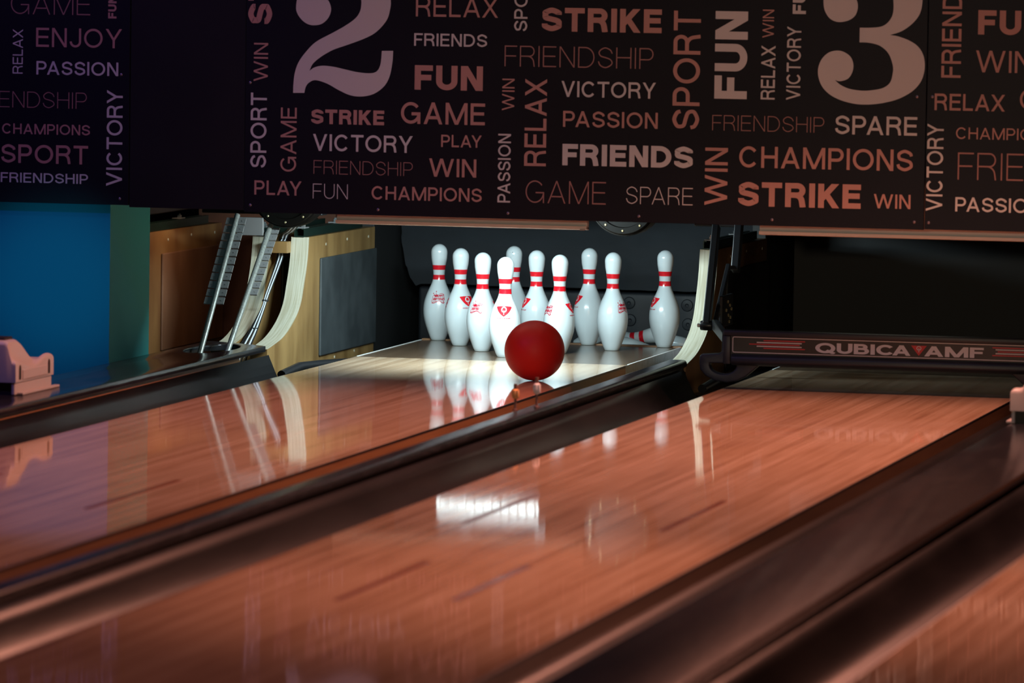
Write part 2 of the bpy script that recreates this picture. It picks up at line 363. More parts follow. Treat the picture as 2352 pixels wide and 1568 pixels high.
def word_polys(text, t, gap=None):
    x = 0; st = 0; out = []; gap = gap if gap is not None else .20 - t * .35
    for i, ch in enumerate(text):
        w, S = glyph(ch, t)
        if i and (text[i - 1] + ch) in ('LA', 'AX', 'AY', 'TO', 'LAY', 'PA', 'RY', 'KE', 'CT', 'CA', 'FR', 'LY'): x -= {'LA': .02, 'AX': .06, 'AY': .16, 'PA': .12, 'CA': .20}.get(text[i - 1] + ch, .03)
        for P, c in S:
            st += 1
            for j, q in enumerate(ribbon(P, t, c)):
                q = clip(q, 0, w, -.0 if ch != 'Q' else -.05, 1)
                if q: out.append([(p[0] + x, p[1], (st % 5) * 6e-5 + (j % 3) * 1.6e-5) for p in q])
        x += w + gap
    return out, x - gap
def word_mesh(text, vertical, x0, z0, length, height, weight, y, scale_t=1.0, gap=None):
    t = WT[weight] * scale_t; polys, W = word_polys(text, t, gap); mb = MB()
    for q in polys:
        if vertical: vs = [(x0 + height * (1 - p[1]), y - p[2], z0 + p[0] / W * length) for p in q]
        else: vs = [(x0 + p[0] / W * length, y - p[2], z0 + p[1] * height) for p in q]
        mb.add(vs, [tuple(range(len(vs)))])
    return mb

# ------------------------------------------------------------------ the room
FZ = -0.16
struct(MB().box(-5, 8, -24, 4.2, FZ - 0.1, FZ).build('floor', M['floor']))
struct(MB().box(-5, 8, -24, 4.2, 3.7, 3.8).build('ceiling', M['wall']))
struct(MB().box(-5.1, -5, -24, 4.2, FZ, 3.7).build('wall_left', M['wall']))
struct(MB().box(8, 8.1, -24, 4.2, FZ, 3.7).build('wall_right', M['wall']))
struct(MB().box(-5, 8, 4.2, 4.3, FZ, 3.7).build('wall_back', M['wall']))
struct(MB().box(-5, 8, -24.1, -24, FZ, 3.7).build('wall_front', M['wall']))

# ------------------------------------------------------------------ lanes
W2 = 0.5275
def make_lane(cx, label, y0=-18.0, y1=0.80, deck_line=True):
    t = thing('bowling_lane', label, 'bowling lane', (cx, 0, FZ))
    z = -FZ
    yd = -0.22
    MB().box(-W2 + .004, W2 - .004, y0, yd, 0, z).build('lane_bed', M['lane'], t)
    MB().box(-W2 + .004, W2 - .004, yd, y1, 0, z).build('pin_deck', M['deck'], t)
    for s in (-1, 1):
        a, b = sorted((s * W2, s * (W2 - .004)))
        e = MB().box(a, b, y0, -0.26, 0, z - .0075).build('lane_edge', M['lane_edge'], t)
        MB().box(a, b, y0, -0.26, z - .0075, z).build('edge_trim', M['dark_trim'], e)
        MB().box(a, b, -0.26, y1 - .02, 0, z).build('steel_edge', M['steel'], t)
        a, b = sorted((s * (W2 - .0), s * (W2 - .007)))
        MB().box(a, b, -0.20, y1 - .02, z, z + .0012).build('edge_line', M['white_line'], t)
    MB().box(-W2, W2, y1, y1 + .035, z - .09, z + .004).build('tail_plank', M['lane_edge'], t, bevel=.003)
    for (dx, ya, yb) in ((-.13, -7.95, -7.05), (.13, -7.85, -7.05), (-.27, -6.12, -5.22), (.272, -6.12, -5.22)):
        MB().prism([(dx - .011, ya + .03), (dx, ya), (dx + .011, ya + .03), (dx + .011, yb), (dx - .011, yb)], z, z + .0006, 'z').build('lane_marker', M['marker'], t)
    return t
XA, XB = 0.0, 0.5275 + 0.5457 + W2
XC = XB + W2 + 0.7459 + W2
make_lane(XA, 'polished wooden lane on which the ten standing pins and red ball are', )
make_lane(XB, 'polished wooden lane blocked by the black lettered sweep bar')
make_lane(XC, 'polished wooden lane cut off in the bottom right corner of the picture')

# gutters: dark troughs
def make_gutter(x0, x1, label, wall_left=None, wall_right=None, y0=-18.0, y1=-0.62):
    """trough between x0 and x1; wall height at the side away from the lane"""
    zl = .022 if wall_left else -.048; zr = .022 if wall_right else -.048
    n = 14; prof = []
    for i in range(n + 1):
        u = -1 + 2 * i / n
        rim = zl if u < 0 else zr
        zz = -.088 + (rim + .088) * (abs(u) ** 2.4)
        prof.append((x0 + (x1 - x0) * (u + 1) / 2, zz))
    poly = [(x0, FZ)] + prof + [(x1, FZ)]
    t = thing('gutter', label, 'gutter', (0, 0, 0), 'gutters beside the lanes')
    mb = MB(); m = len(prof)
    # flared end: outer wall runs further down the lane than the lane side
    def yend(x):
        u = (x - x0) / (x1 - x0)
        k = (1 - u) if wall_left else (u if wall_right else .5)
        return y1 - .55 * (1 - k) ** 1.6
    ys = [y0, -9, -5, -3, -2, -1.5]
    vs = []; fs = []
    for yy in ys + [None]:
        for (x, zz) in prof: vs.append((x, yend(x) if yy is None else yy, zz))
    for j in range(len(ys)):
        for i in range(m - 1): fs.append((j * m + i, j * m + i + 1, (j + 1) * m + i + 1, (j + 1) * m + i))
    mb.add(vs, fs)
    o = mb.build('trough', M['gutter'], t, smooth=True)
    md = o.modifiers.new('solid', 'SOLIDIFY'); md.thickness = .006; md.offset = -1
    MB().box(x0 + .07, x1 - .07, y0, y1 - .6, FZ, -.0935).build('support', M['black'], t)
    return t
GW = .235
make_gutter(-W2 - GW, -W2, 'dark curved gutter between the left capping and the lane with standing pins', wall_left=True)
make_gutter(W2, W2 + GW, 'dark gutter hidden behind the low divider, on the side of the standing pins', wall_right=True)
make_gutter(XB - W2 - GW, XB - W2, 'broad dark gutter between the low divider and the lane with the sweep bar', wall_left=True, y1=-.72)
make_gutter(XB + W2, XB + W2 + GW, 'dark gutter along the right edge of the lane with the sweep bar', wall_right=True)
make_gutter(XC - W2 - GW, XC - W2, 'dark blurred gutter beside the lane in the bottom right corner', wall_left=True)

# flat channels beside the pin decks (behind the gutters)
def make_channel(x0, x1, label):
    t = thing('pit_channel', label, 'pit channel', (0, 0, 0))
    MB().box(x0, x1, -0.60, .82, FZ, -.075).build('channel_floor', M['gutter'], t, bevel=.004)
    xs = x0 if x0 < 0 or x0 > .8 else x1 - .02
    MB().tube([(x0 + .05, -.60, -.05), (x0 + .07, -.42, -.03), (x0 + .10, -.2, -.035), (x0 + .16, 0.1, -.045), (x0 + .17, .81, -.055)], .017).build('hose', M['cable_black'], t, smooth=True)
    return t
make_channel(-W2 - GW, -W2 - .005, 'black channel with a hose at the foot of the left plywood kickback')
make_channel(XB - W2 - GW, XB - W2 - .005, 'black channel under the hooked end of the sweep bar')

# low divider between the two lanes
def round_cap(x0, x1, z0, z1, r):
    return [(x0, z0), (x1, z0)] + [(x1 - r + r * math.cos(a), z1 - r + r * math.sin(a)) for a in (0, .4, .8, 1.2, 1.57)] + [(x0 + r + r * math.cos(a), z1 - r + r * math.sin(a)) for a in (1.57, 1.95, 2.35, 2.75, 3.14)]
t = thing('lane_divider', 'narrow black rounded divider between the two middle lanes', 'divider', (0, 0, 0))
MB().prism(round_cap(.764, .836, .034, .0570, .014), -18, -.63, 'y').build('cap_strip', M['cap_worn'], t, smooth=True, bevel=.002)
MB().box(.772, .828, -18, -.66, FZ, .034).build('base', M['dark_trim'], t)
# small posts on the divider
def make_post(x, y, h, label, bright):
    t = thing('sensor_post', label, 'sensor post', (x, y, .0570))
    MB().lathe([(.009, 0), (.009, .004), (.0045, .006), (.0045, h - .022), (.006, h - .02), (.006, h)], 16).build('stem', M['post'], t, smooth=True)
    MB().lathe([(.0035, h * .42), (.011, h * .5), (.0135, h * .62), (.012, h * .76), (.005, h * .82)], 20).build('lens_bulb', M['lens'] if bright else M['amber'], t, smooth=True)
    MB().box(.006, .0145, -.013, -.004, h * .48, h * .78).build('reflector', (M['lens'] if bright else M['amber']), t, bevel=.003, smooth=True)
    return t
make_post(.770, -3.107, .087, 'thin post with an amber tip on the divider, further left of the two', False)
make_post(.807, -2.959, .099, 'thin post with a pale shiny tip on the divider, below the red ball', True)

# ------------------------------------------------------------------ cappings
def make_capping(x0, x1, label, y_end, hole=None, y0=-18.0, dz=0.0):
    t = thing('lane_capping', label, 'capping', (0, 0, 0))
    cx = (x0 + x1) / 2; z0, z1 = .040 + dz, .063 + dz
    # outline in plan, right side straight, far end rounded
    out = [(x0, y0), (x1, y0), (x1, y_end)]
    for k in range(1, 13):
        a = math.radians(90 * k / 12)
        out.append((x1 - (x1 - x0) * math.sin(a) * 1.0, y_end + .17 * math.sin(math.radians(180 * k / 12) * .62) * (1 if k < 12 else .0) + (.0 if k < 12 else .0)))
    out[-1] = (x0, y_end - .12)
    bm = bmesh.new()
    def loop(pts, z): return [bm.verts.new((p[0], p[1], z)) for p in pts]
    hol = []
    if hole:
        hx, hy, ra, rb = hole
        hol = [(hx + ra * math.cos(2 * math.pi * k / 32), hy + rb * math.sin(2 * math.pi * k / 32)) for k in range(32)]
    for z in (z0, z1):
        es = []
        for pts in ([out, hol] if hol else [out]):
            vs = loop(pts, z)
            es += [bm.edges.new((vs[i], vs[(i + 1) % len(vs)])) for i in range(len(vs))]
        bmesh.ops.triangle_fill(bm, use_beauty=True, edges=es, normal=(0, 0, 1))
    bm.verts.ensure_lookup_table(); n = len(out)
    def wall(o0, cnt, o1):
        for i in range(cnt):
            bm.faces.new((bm.verts[o0 + i], bm.verts[o0 + (i + 1) % cnt], bm.verts[o1 + (i + 1) % cnt], bm.verts[o1 + i]))
    tot = n + len(hol)
    wall(0, n, tot)
    if hol: wall(n, len(hol), tot + n)
    bmesh.ops.recalc_face_normals(bm, faces=bm.faces)
    es = [e for e in bm.edges if len(e.link_faces) == 2 and e.calc_face_angle(0) > 1.2]
    bmesh.ops.bevel(bm, geom=es, offset=.006, segments=3, affect='EDGES', profile=.5, clamp_overlap=True)
    for f in bm.faces: f.smooth = True
    me = bpy.data.meshes.new('cap_plate'); bm.to_mesh(me); bm.free(); me.materials.append(M['cap'])
    try: me.set_sharp_from_angle(angle=math.radians(40))
    except Exception: pass
    o = bpy.data.objects.new('cap_plate', me); COL.objects.link(o); o.parent = t
    ye = y_end - .30 if hole else y_end - .05
    MB().box(x0 + .015, x0 + .03, y0, ye, FZ, z0).build('side_board', M['capwood'], t)
    MB().box(x1 - .030, x1 - .0145, y0, ye, FZ, z0).build('side_board', M['capwood'], t)
    return t
make_capping(-1.026, -.750, 'wide glossy black capping at far left, with a hole near its rounded end', -.69, hole=(-.893, -.91, .085, .24))
make_capping(XB + W2 + GW, XC - W2 - GW, 'wide glossy black capping on the right, crossing the lower right of the picture', -.60, dz=-.003)

# ------------------------------------------------------------------ cream plastic housings on the cappings
def make_housing(label, m=1):
    """m = -1 builds the mirrored one; low wavy side at x = 0, tall hump towards -x (times m)"""
    t = thing('plastic_housing', label, 'housing', (-.87, -3.035, .063))
    nx, ny = 22, 44; x0, x1, y0, y1 = -.17, 0.0, -.235, .165
    ss = lambda v: (lambda q: q * q * (3 - 2 * q))(max(0, min(1, v)))
    lo, hi = (.06, .20) if m > 0 else (.20, .42)
    def h(x, y):
        u = (x - x1) / (x0 - x1); v = (y - y0) / (y1 - y0)
        edge = .102 + .012 * math.cos((v - .06) * 2 * math.pi / .82) + .004 * v
        hump = .178 - .078 * ss((v - .22) / .5)
        k = ss((u - lo) / (hi - lo))
        hh = edge * (1 - k) + max(hump, .098) * k
        r = min(min(u, 1 - u) * .17, min(v, 1 - v) * .40); R = .016
        if r < R: hh -= R - math.sqrt(max(0, R * R - (R - r) ** 2))
        return hh
    vs = []; fs = []
    for j in range(ny + 1):
        for i in range(nx + 1):
            u = .5 - .5 * math.cos(math.pi * i / nx); v = .5 - .5 * math.cos(math.pi * j / ny)
            x = x0 + (x1 - x0) * u; y = y0 + (y1 - y0) * v; vs.append((x, y, h(x, y)))
    for j in range(ny):
        for i in range(nx): fs.append((j * (nx + 1) + i, j * (nx + 1) + i + 1, (j + 1) * (nx + 1) + i + 1, (j + 1) * (nx + 1) + i))
    rim = [i for i in range(nx + 1)] + [j * (nx + 1) + nx for j in range(1, ny + 1)] + [ny * (nx + 1) + i for i in range(nx - 1, -1, -1)] + [j * (nx + 1) for j in range(ny - 1, 0, -1)]
    o = len(vs)
    for k in rim: vs.append((vs[k][0], vs[k][1], .042))
    for k in range(len(rim)): fs.append((rim[k], rim[(k + 1) % len(rim)], o + (k + 1) % len(rim), o + k))
    def mx(mb): mb.v = [(p[0] * m, p[1], p[2]) for p in mb.v]; return mb
    mx(MB().add(vs, fs)).build('cover', M['plastic'], t, smooth=True)
    mx(MB().box(x0 + .02, x1 - .016, y0 + .02, y1 - .02, 0, .06)).build('core', M['slot'], t)
    mx(MB().box(x1 - .016, x1 - .004, y0 + .004, y1 - .008, .001, .06)).build('base_board', M['plastic'], t, bevel=.003)
    mx(MB().box(x1 - .004, x1 + .016, y0 + .03, y1 + .02, 0, .008)).build('foot_flange', M['plastic'], t, bevel=.002)
    for yy in (-.190, .115):
        sl = [(yy - .010, .050), (yy + .010, .050)] + [(yy + .010 * math.cos(a), .082 + .016 * math.sin(a)) for a in (0, .5, 1.0, 1.57, 2.1, 2.6, 3.14)]
        mx(MB().prism(sl, x1 - .004, x1 + .0012, 'x')).build('slot', M['slot'], t)
    mx(MB().prism([(-.165, .048), (.098, .048), (.098, .080), (-.165, .080)], x1 - .002, x1 + .003, 'x')).build('side_panel', M['plastic'], t, bevel=.0015)
    mx(MB().box(x0 + .04, x0 + .12, -.20, -.12, .172, .186)).build('top_knob', M['slot'], t, bevel=.003)
    return t
hs = make_housing('cream plastic housing with a wavy top on the left capping')
h2 = make_housing('cream plastic housing on the right capping, cut by the picture edge', -1); h2.location = (2.362, -2.765, .060)

# ------------------------------------------------------------------ pins
PROF_IN = [(0, 2.03 / 2), (.25, 1.20), (.75, 1.414), (2.25, 1.953), (3.375, 2.255), (4.5, 2.383), (5.875, 2.2815), (7.25, 1.8515), (8.625, 1.236), (9.375, .9825), (10, .8985), (10.875, .935), (11.75, 1.047), (12.625, 1.203), (13.5, 1.2735)]
IN = .0254
def pin_r(h):
    P = PROF_IN; hi = h / IN
    if hi >= 13.5:
        d = hi - 13.727; return math.sqrt(max(0, 1.2735 ** 2 - max(0, d) ** 2)) * IN
    for i in range(len(P) - 1):
        if P[i][0] <= hi <= P[i + 1][0]:
            p0 = P[max(i - 1, 0)]; p1 = P[i]; p2 = P[i + 1]; p3 = P[min(i + 2, len(P) - 1)]
            d = p2[0] - p1[0]; m1 = (p2[1] - p0[1]) / (p2[0] - p0[0]) * d; m2 = (p3[1] - p1[1]) / max(1e-6, p3[0] - p1[0]) * d
            u = (hi - p1[0]) / d
            return ((2 * u ** 3 - 3 * u * u + 1) * p1[1] + (u ** 3 - 2 * u * u + u) * m1 + (-2 * u ** 3 + 3 * u * u) * p2[1] + (u ** 3 - u * u) * m2) * IN
    return P[0][1] * IN
def decal(inside, ang, u0, u1, h0, h1, cell, eps, mb=None):
    """cells of a printed mark wrapped on the pin; u = distance round the body"""
    mb = mb or MB(); nu = int((u1 - u0) / cell); nh = int((h1 - h0) / cell); hm = (h0 + h1) / 2; rm = pin_r(hm)
    for j in range(nh):
        i = 0
        while i < nu:
            if inside(u0 + (i + .5) * cell, h0 + (j + .5) * cell):
                k = i
                while k < nu and k - i < 6 and inside(u0 + (k + .5) * cell, h0 + (j + .5) * cell): k += 1
                vs = []
                for (uu, hh) in ((u0 + i * cell, h0 + j * cell), (u0 + k * cell, h0 + j * cell), (u0 + k * cell, h0 + (j + 1) * cell), (u0 + i * cell, h0 + (j + 1) * cell)):
                    r = pin_r(hh) + eps; a = ang + uu / rm; vs.append((r * math.cos(a), r * math.sin(a), hh))
                mb.add(vs, [(0, 1, 2, 3)]); i = k
            else: i += 1
    return mb
def seg_d(p, a, b):
    dx, dy = b[0] - a[0], b[1] - a[1]; L = dx * dx + dy * dy or 1e-12
    u = max(0, min(1, ((p[0] - a[0]) * dx + (p[1] - a[1]) * dy) / L)); return math.hypot(p[0] - a[0] - u * dx, p[1] - a[1] - u * dy)
def in_poly(p, q):
    c = False; n = len(q)
    for i in range(n):
        a, b = q[i], q[(i + 1) % n]
        if (a[1] > p[1]) != (b[1] > p[1]) and p[0] < (b[0] - a[0]) * (p[1] - a[1]) / (b[1] - a[1]) + a[0]: c = not c
    return c
TRI = [(1.2 * x, y) for x, y in catmull([(-.0285, .0172), (-.0255, .0195), (-.012, .0208), (0, .0210), (.012, .0208), (.0255, .0195), (.0285, .0172), (.0285, .0172), (.0270, .0145), (.014, -.0045), (.0015, -.0175), (.0015, -.0175), (-.0015, -.0175), (-.0015, -.0175), (-.014, -.0045), (-.0270, .0145)], 4, True)]
HT = .1745
def tri_inside(u, h):
    p = (u, h - HT)
    if not in_poly(p, TRI): return False
    d = math.hypot(p[0], p[1] - .0085)
    if .0068 < d < .0108 and not (abs(p[0]) < .0014 and p[1] < 0): return False
    if abs(p[0] - .0002) < .0011 + max(0, (.002 - p[1]) * 0) and -.0105 < p[1] < .0055: return False
    return True
def text_inside(text, wtotal, hh, t, u_c, h0, shear=0.0):
    polys, W = word_polys(text, t)
    bb = [(min(p[0] for p in q), max(p[0] for p in q), q) for q in polys]
    def f(u, h):
        y = (h - h0) / hh
        if y < 0 or y > 1: return False
        x = ((u - u_c) - shear * (h - h0)) / wtotal * W + W / 2
        return any(a <= x <= b and in_poly((x, y), q) for a, b, q in bb)
    return f
CR_TXT1 = text_inside('HAPPY', .034, .0095, .36, .004, .1735, .25)
CR_TXT2 = text_inside('BIRTHDAY', .042, .0105, .36, .001, .1605, .25)
CROWN = [(-.020, .1855), (-.012, .180), (-.0095, .1915), (-.0075, .1805), (-.001, .184), (-.004, .1745), (-.014, .1735)]
SQ = catmull([(-.022, .1495), (-.016, .1500), (-.006, .1545), (.004, .1575), (.012, .1535), (.017, .1495), (.021, .1525), (.018, .1570)], 4)
FR = [[(-.0235, .152), (-.0225, .176), (-.018, .180)], [(.006, .186), (.016, .187), (.024, .184), (.0235, .162), (.020, .160)], [(-.022, .1495), (-.017, .156), (-.006, .157)]]
def crown_inside(u, h):
    p = (u, h)
    if in_poly(p, CROWN): return True
    for c in ((-.0215, .187), (-.0095, .1945)):
        if math.hypot(u - c[0], h - c[1]) < .0023: return True
    if CR_TXT1(u, h) or CR_TXT2(u, h): return True
    for i in range(len(SQ) - 1):
        if seg_d(p, SQ[i], SQ[i + 1]) < .0015: return True
    for L in FR:
        for i in range(len(L) - 1):
            if seg_d(p, L[i], L[i + 1]) < .0009: return True
    return False
BRAND = text_inside('QUBICAAMF', .052, .0042, .22, 0, .1475)
def make_pin():
    t = thing('bowling_pin', '', 'bowling pin')
    hs = [.006 + (.381 - .006) * k / 70 for k in range(70)] + [.3775, .3795, .3806, .381]
    hs = sorted(set(round(x, 5) for x in hs if x <= .3810001))
    prof = [(pin_r(h) if h < .3809 else .0005, h) for h in hs]
    MB().lathe(prof, 56).build('body', M['pin'], t, smooth=True)
    MB().lathe([(.024, 0), (pin_r(.003) - .0006, .0008), (pin_r(.006) - .0004, .006)], 40).build('base_ring', M['pin_base'], t, smooth=True)
    for (a, b) in ((11.0, 11.73), (9.48, 10.22)):
        n = 8
        MB().lathe([(pin_r((a + (b - a) * k / n) * IN) + .0005, (a + (b - a) * k / n) * IN) for k in range(n + 1)], 56, caps=False).build('neck_stripe', M['red'], t, smooth=True)
    em = decal(tri_inside, 0, -.036, .036, HT - .019, HT + .022, .0007, .0005)
    e = em.build('emblem', M['print_red'], t); 
    decal(BRAND, 0, -.028, .028, .1465, .1525, .0006, .0005).build('lettering', M['darkred'], e)
    cm = decal(crown_inside, math.radians(230), -.026, .026, .147, .198, .0006, .0005)
    cm.build('crown_print', M['darkred'], t)
    return t
S_ = .3048; R_ = S_ * math.sqrt(3) / 2
TOCAM = {}
PINS = [  # x, y, mark facing us and its turn, label
    (0, 0, 'tri', -5, 'front white bowling pin of the triangle, its red triangle emblem facing us'),
    (-S_ / 2, R_, 'crown', -26, 'white bowling pin just left of the front pin, crown print turned left'),
    (S_ / 2, R_, 'crown', -60, 'white bowling pin half hidden behind the red ball'),
    (-S_, 2 * R_, 'tri', 36, 'second white bowling pin from the left, triangle emblem turned right'),
    (0, 2 * R_, 'tri', -68, 'white bowling pin in the middle of the triangle, above the left of the red ball'),
    (S_, 2 * R_, 'crown', 50, 'second white bowling pin from the right, crown print turned right'),
    (-1.5 * S_, 3 * R_, 'crown', -2, 'leftmost standing white bowling pin, in the back row with a crown print in front'),
    (-.5 * S_, 3 * R_, 'tri', -100, 'white bowling pin in the back row, mostly hidden behind the front pin'),
    (.5 * S_, 3 * R_, 'tri', -72, 'third standing white bowling pin from the right, partly behind its neighbour'),
    (1.5 * S_, 3 * R_, 'tri', -66, 'rightmost standing white bowling pin, apart from the others in the corner'),
]
proto = make_pin()
for i, (x, y, mark, turn, lab) in enumerate(PINS):
    p = proto if i == 0 else copy_tree(proto)
    face = math.atan2(-20.458 - y, 4.814 - x)   # towards the players
    p.location = (x, y, 0.0005)
    p.rotation_euler.z = face + math.radians(turn) - (math.radians(230) if mark == 'crown' else 0)
    p['label'] = lab; p['group'] = 'standing bowling pins'
PITZ = -.100
# lower pit floor
pf = thing('pit_carpet', 'dark pit floor behind the pin deck where fallen pins lie', 'pit floor', (0, 0, 0))
MB().box(-.77, .75, .84, 2.3, FZ, PITZ).build('carpet', M['cushion'], pf)
FALL = [
    (.362, 1.00, PITZ + .0612, (math.radians(90), 0, math.radians(-87)), 'fallen white pin lying just behind the deck, between the two rightmost standing pins'),
    (.01, 1.20, PITZ + .0615, (math.radians(80), 0, math.radians(84)), 'fallen white pin behind another fallen one, red neck bands and head raised'),
    (.752, 1.00, PITZ + .0612, (math.radians(90), 0, math.radians(-92)), 'fallen white pin at the right end of the pit, beside the pale wood edge'),
    (.757, 1.22, PITZ + .0612, (math.radians(86), 0, math.radians(-90)), 'fallen white pin at the back right of the pit, behind another fallen pin'),
]
for (x, y, z, rot, lab) in FALL:
    p = copy_tree(proto); p.location = (x, y, z); p.rotation_euler = rot; p['label'] = lab; p['group'] = 'fallen bowling pins'

# ------------------------------------------------------------------ ball
BR = .1085
t = thing('bowling_ball', 'plain red bowling ball rolling towards the pins', 'bowling ball', (.373, -1.112, 0.0003))
bm = bmesh.new(); bmesh.ops.create_uvsphere(bm, u_segments=64, v_segments=40, radius=BR)
for f in bm.faces: f.smooth = True
for v in bm.verts: v.co.z += BR
me = bpy.data.meshes.new('shell'); bm.to_mesh(me); bm.free(); me.materials.append(M['ball'])
o = bpy.data.objects.new('shell', me); COL.objects.link(o); o.parent = t

# ------------------------------------------------------------------ masking panels with printed words
MY = -1.60
WORDS = [
    ('GAME', 0, -1.4529, 1.2884, 0.2965, 0.0741, 'thin', 'copper', 1),
    ('FUN', 1, -1.0896, 1.2786, 0.0793, 0.0309, 'bold', 'copper', 1),
    ('RELAX', 1, -1.4443, 1.0759, 0.1584, 0.038, 'reg', 'white', 1),
    ('ENJOY', 0, -1.3572, 1.1731, 0.3197, 0.0679, 'reg', 'copper', 1),
    ('PASSION', 0, -1.3552, 1.0742, 0.3054, 0.0482, 'med', 'white', 1),
    ('FRIENDSHIP', 0, -1.6078, 0.9551, 0.4421, 0.0577, 'thin', 'copper', 1),
    ('CHAMPIONS', 0, -1.4816, 0.8609, 0.3288, 0.0369, 'med', 'copper', 1),
    ('SPORT', 0, -1.4843, 0.7572, 0.3253, 0.0664, 'med', 'copper', 1),
    ('FRIENDSHIP', 0, -1.4852, 0.6875, 0.3269, 0.035, 'med', 'white', 1),
    ('VICTORY', 1, -1.0907, 0.683, 0.3418, 0.0588, 'med', 'white', 1),
    ('STRIKE', 1, -0.5725, 1.2693, 0.4246, 0.0884, 'bold', 'copper', 2),
    ('WIN', 1, -0.5495, 1.0665, 0.1356, 0.0519, 'reg', 'copper', 2),
    ('SPORT', 1, -0.5587, 0.7616, 0.2645, 0.0589, 'med', 'white', 2),
    ('GAME', 1, -0.448, 0.7499, 0.2259, 0.0582, 'reg', 'copper', 2),
    ('PLAY', 0, -0.542, 0.6657, 0.1733, 0.0506, 'med', 'copper', 2),
    ('RELAX', 0, 0.0387, 1.3054, 0.2969, 0.0702, 'reg', 'copper', 2),
    ('FRIENDS', 0, 0.0339, 1.2024, 0.2633, 0.0442, 'med', 'white', 2),
    ('FUN', 0, 0.0378, 1.0488, 0.2462, 0.086, 'bold', 'copper', 2),
    ('GAME', 0, -0.0102, 0.9287, 0.3038, 0.0762, 'med', 'copper', 2),
    ('STRIKE', 0, -0.3367, 0.9209, 0.2658, 0.0514, 'bold', 'copper', 2),
    ('VICTORY', 0, -0.3296, 0.8258, 0.3638, 0.0592, 'med', 'white', 2),
    ('PLAY', 0, 0.1369, 0.8497, 0.1465, 0.043, 'med', 'copper', 2),
    ('FRIENDSHIP', 0, -0.3259, 0.7444, 0.3613, 0.0483, 'thin', 'copper', 2),
    ('WIN', 0, 0.094, 0.7448, 0.1712, 0.0638, 'med', 'copper', 2),
    ('FUN', 0, -0.3274, 0.6574, 0.1277, 0.0525, 'thin', 'white', 2),
    ('CHAMPIONS', 0, -0.1129, 0.6593, 0.3992, 0.0475, 'med', 'copper', 2),
    ('PASSION', 1, 0.3428, 0.6603, 0.2402, 0.0457, 'med', 'white', 2),
    ('WIN', 1, 0.3543, 0.9826, 0.111, 0.0441, 'reg', 'copper', 2),
    ('SPORT', 1, 0.3932, 1.2608, 0.2164, 0.0476, 'med', 'white', 2),
    ('STRIKE', 0, 0.4928, 1.2622, 0.427, 0.0823, 'bold', 'copper', 2),
    ('FRIENDSHIP', 0, 0.3611, 1.1371, 0.5317, 0.0726, 'thin', 'copper', 2),
    ('VICTORY', 0, 0.5663, 1.0345, 0.337, 0.0553, 'med', 'white', 2),
    ('PASSION', 0, 0.5742, 0.93, 0.3376, 0.0558, 'med', 'copper', 2),
    ('FRIENDS', 0, 0.5738, 0.7957, 0.4643, 0.0749, 'bold', 'white', 2),
    ('GAME', 0, 0.4439, 0.6618, 0.2875, 0.0787, 'thin', 'copper', 2),
    ('SPARE', 0, 0.8034, 0.6669, 0.237, 0.0603, 'thin', 'white', 2),
    ('RELAX', 1, 0.4368, 0.7904, 0.3051, 0.0782, 'med', 'copper', 2),
    ('SPORT', 1, 0.963, 0.931, 0.4104, 0.0955, 'med', 'copper', 2),
    ('FUN', 1, 1.1101, 1.0395, 0.3031, 0.1145, 'bold', 'white', 2),
    ('WIN', 1, 1.0821, 0.6693, 0.1999, 0.0801, 'med', 'copper', 2),
    ('RELAX', 1, 1.2738, 1.0401, 0.1864, 0.0492, 'med', 'white', 2),
    ('WIN', 1, 1.2761, 1.2533, 0.0971, 0.0399, 'reg', 'copper', 2),
    ('VICTORY', 1, 1.3633, 1.0403, 0.2538, 0.0491, 'med', 'white', 2),
    ('FUN', 1, 1.3807, 1.3373, 0.1232, 0.0463, 'bold', 'white', 2),
    ('FRIENDSHIP', 0, 1.1049, 0.9293, 0.3938, 0.0535, 'thin', 'copper', 2),
    ('SPARE', 0, 1.5369, 0.9261, 0.2862, 0.0643, 'med', 'white', 2),
    ('CHAMPIONS', 0, 1.2022, 0.8033, 0.6083, 0.0738, 'med', 'copper', 2),
    ('STRIKE', 0, 1.2014, 0.6698, 0.4302, 0.0837, 'bold', 'copper', 2),
    ('WIN', 0, 1.6767, 0.6735, 0.1284, 0.049, 'med', 'copper', 2),
    ('FRIENDS', 1, 1.9027, 1.1281, 0.3461, 0.0672, 'med', 'copper', 3),
    ('FUN', 0, 2.0269, 1.2781, 0.2356, 0.0834, 'bold', 'copper', 3),
    ('WIN', 0, 2.0216, 1.1489, 0.194, 0.0744, 'reg', 'copper', 3),
    ('RELAX', 0, 1.8818, 1.016, 0.2436, 0.057, 'med', 'copper', 3),
    ('GAME', 0, 2.1761, 1.023, 0.2892, 0.0722, 'reg', 'copper', 3),
    ('VICTORY', 1, 1.8589, 0.669, 0.3005, 0.0566, 'med', 'white', 3),
    ('CHAMPIONS', 0, 1.9582, 0.9188, 0.339, 0.0399, 'reg', 'copper', 3),
    ('FRIENDSHIP', 0, 1.9666, 0.7794, 0.6531, 0.0931, 'thin', 'copper', 3),
    ('PASSION', 0, 1.9608, 0.6697, 0.298, 0.0491, 'med', 'white', 3),
]
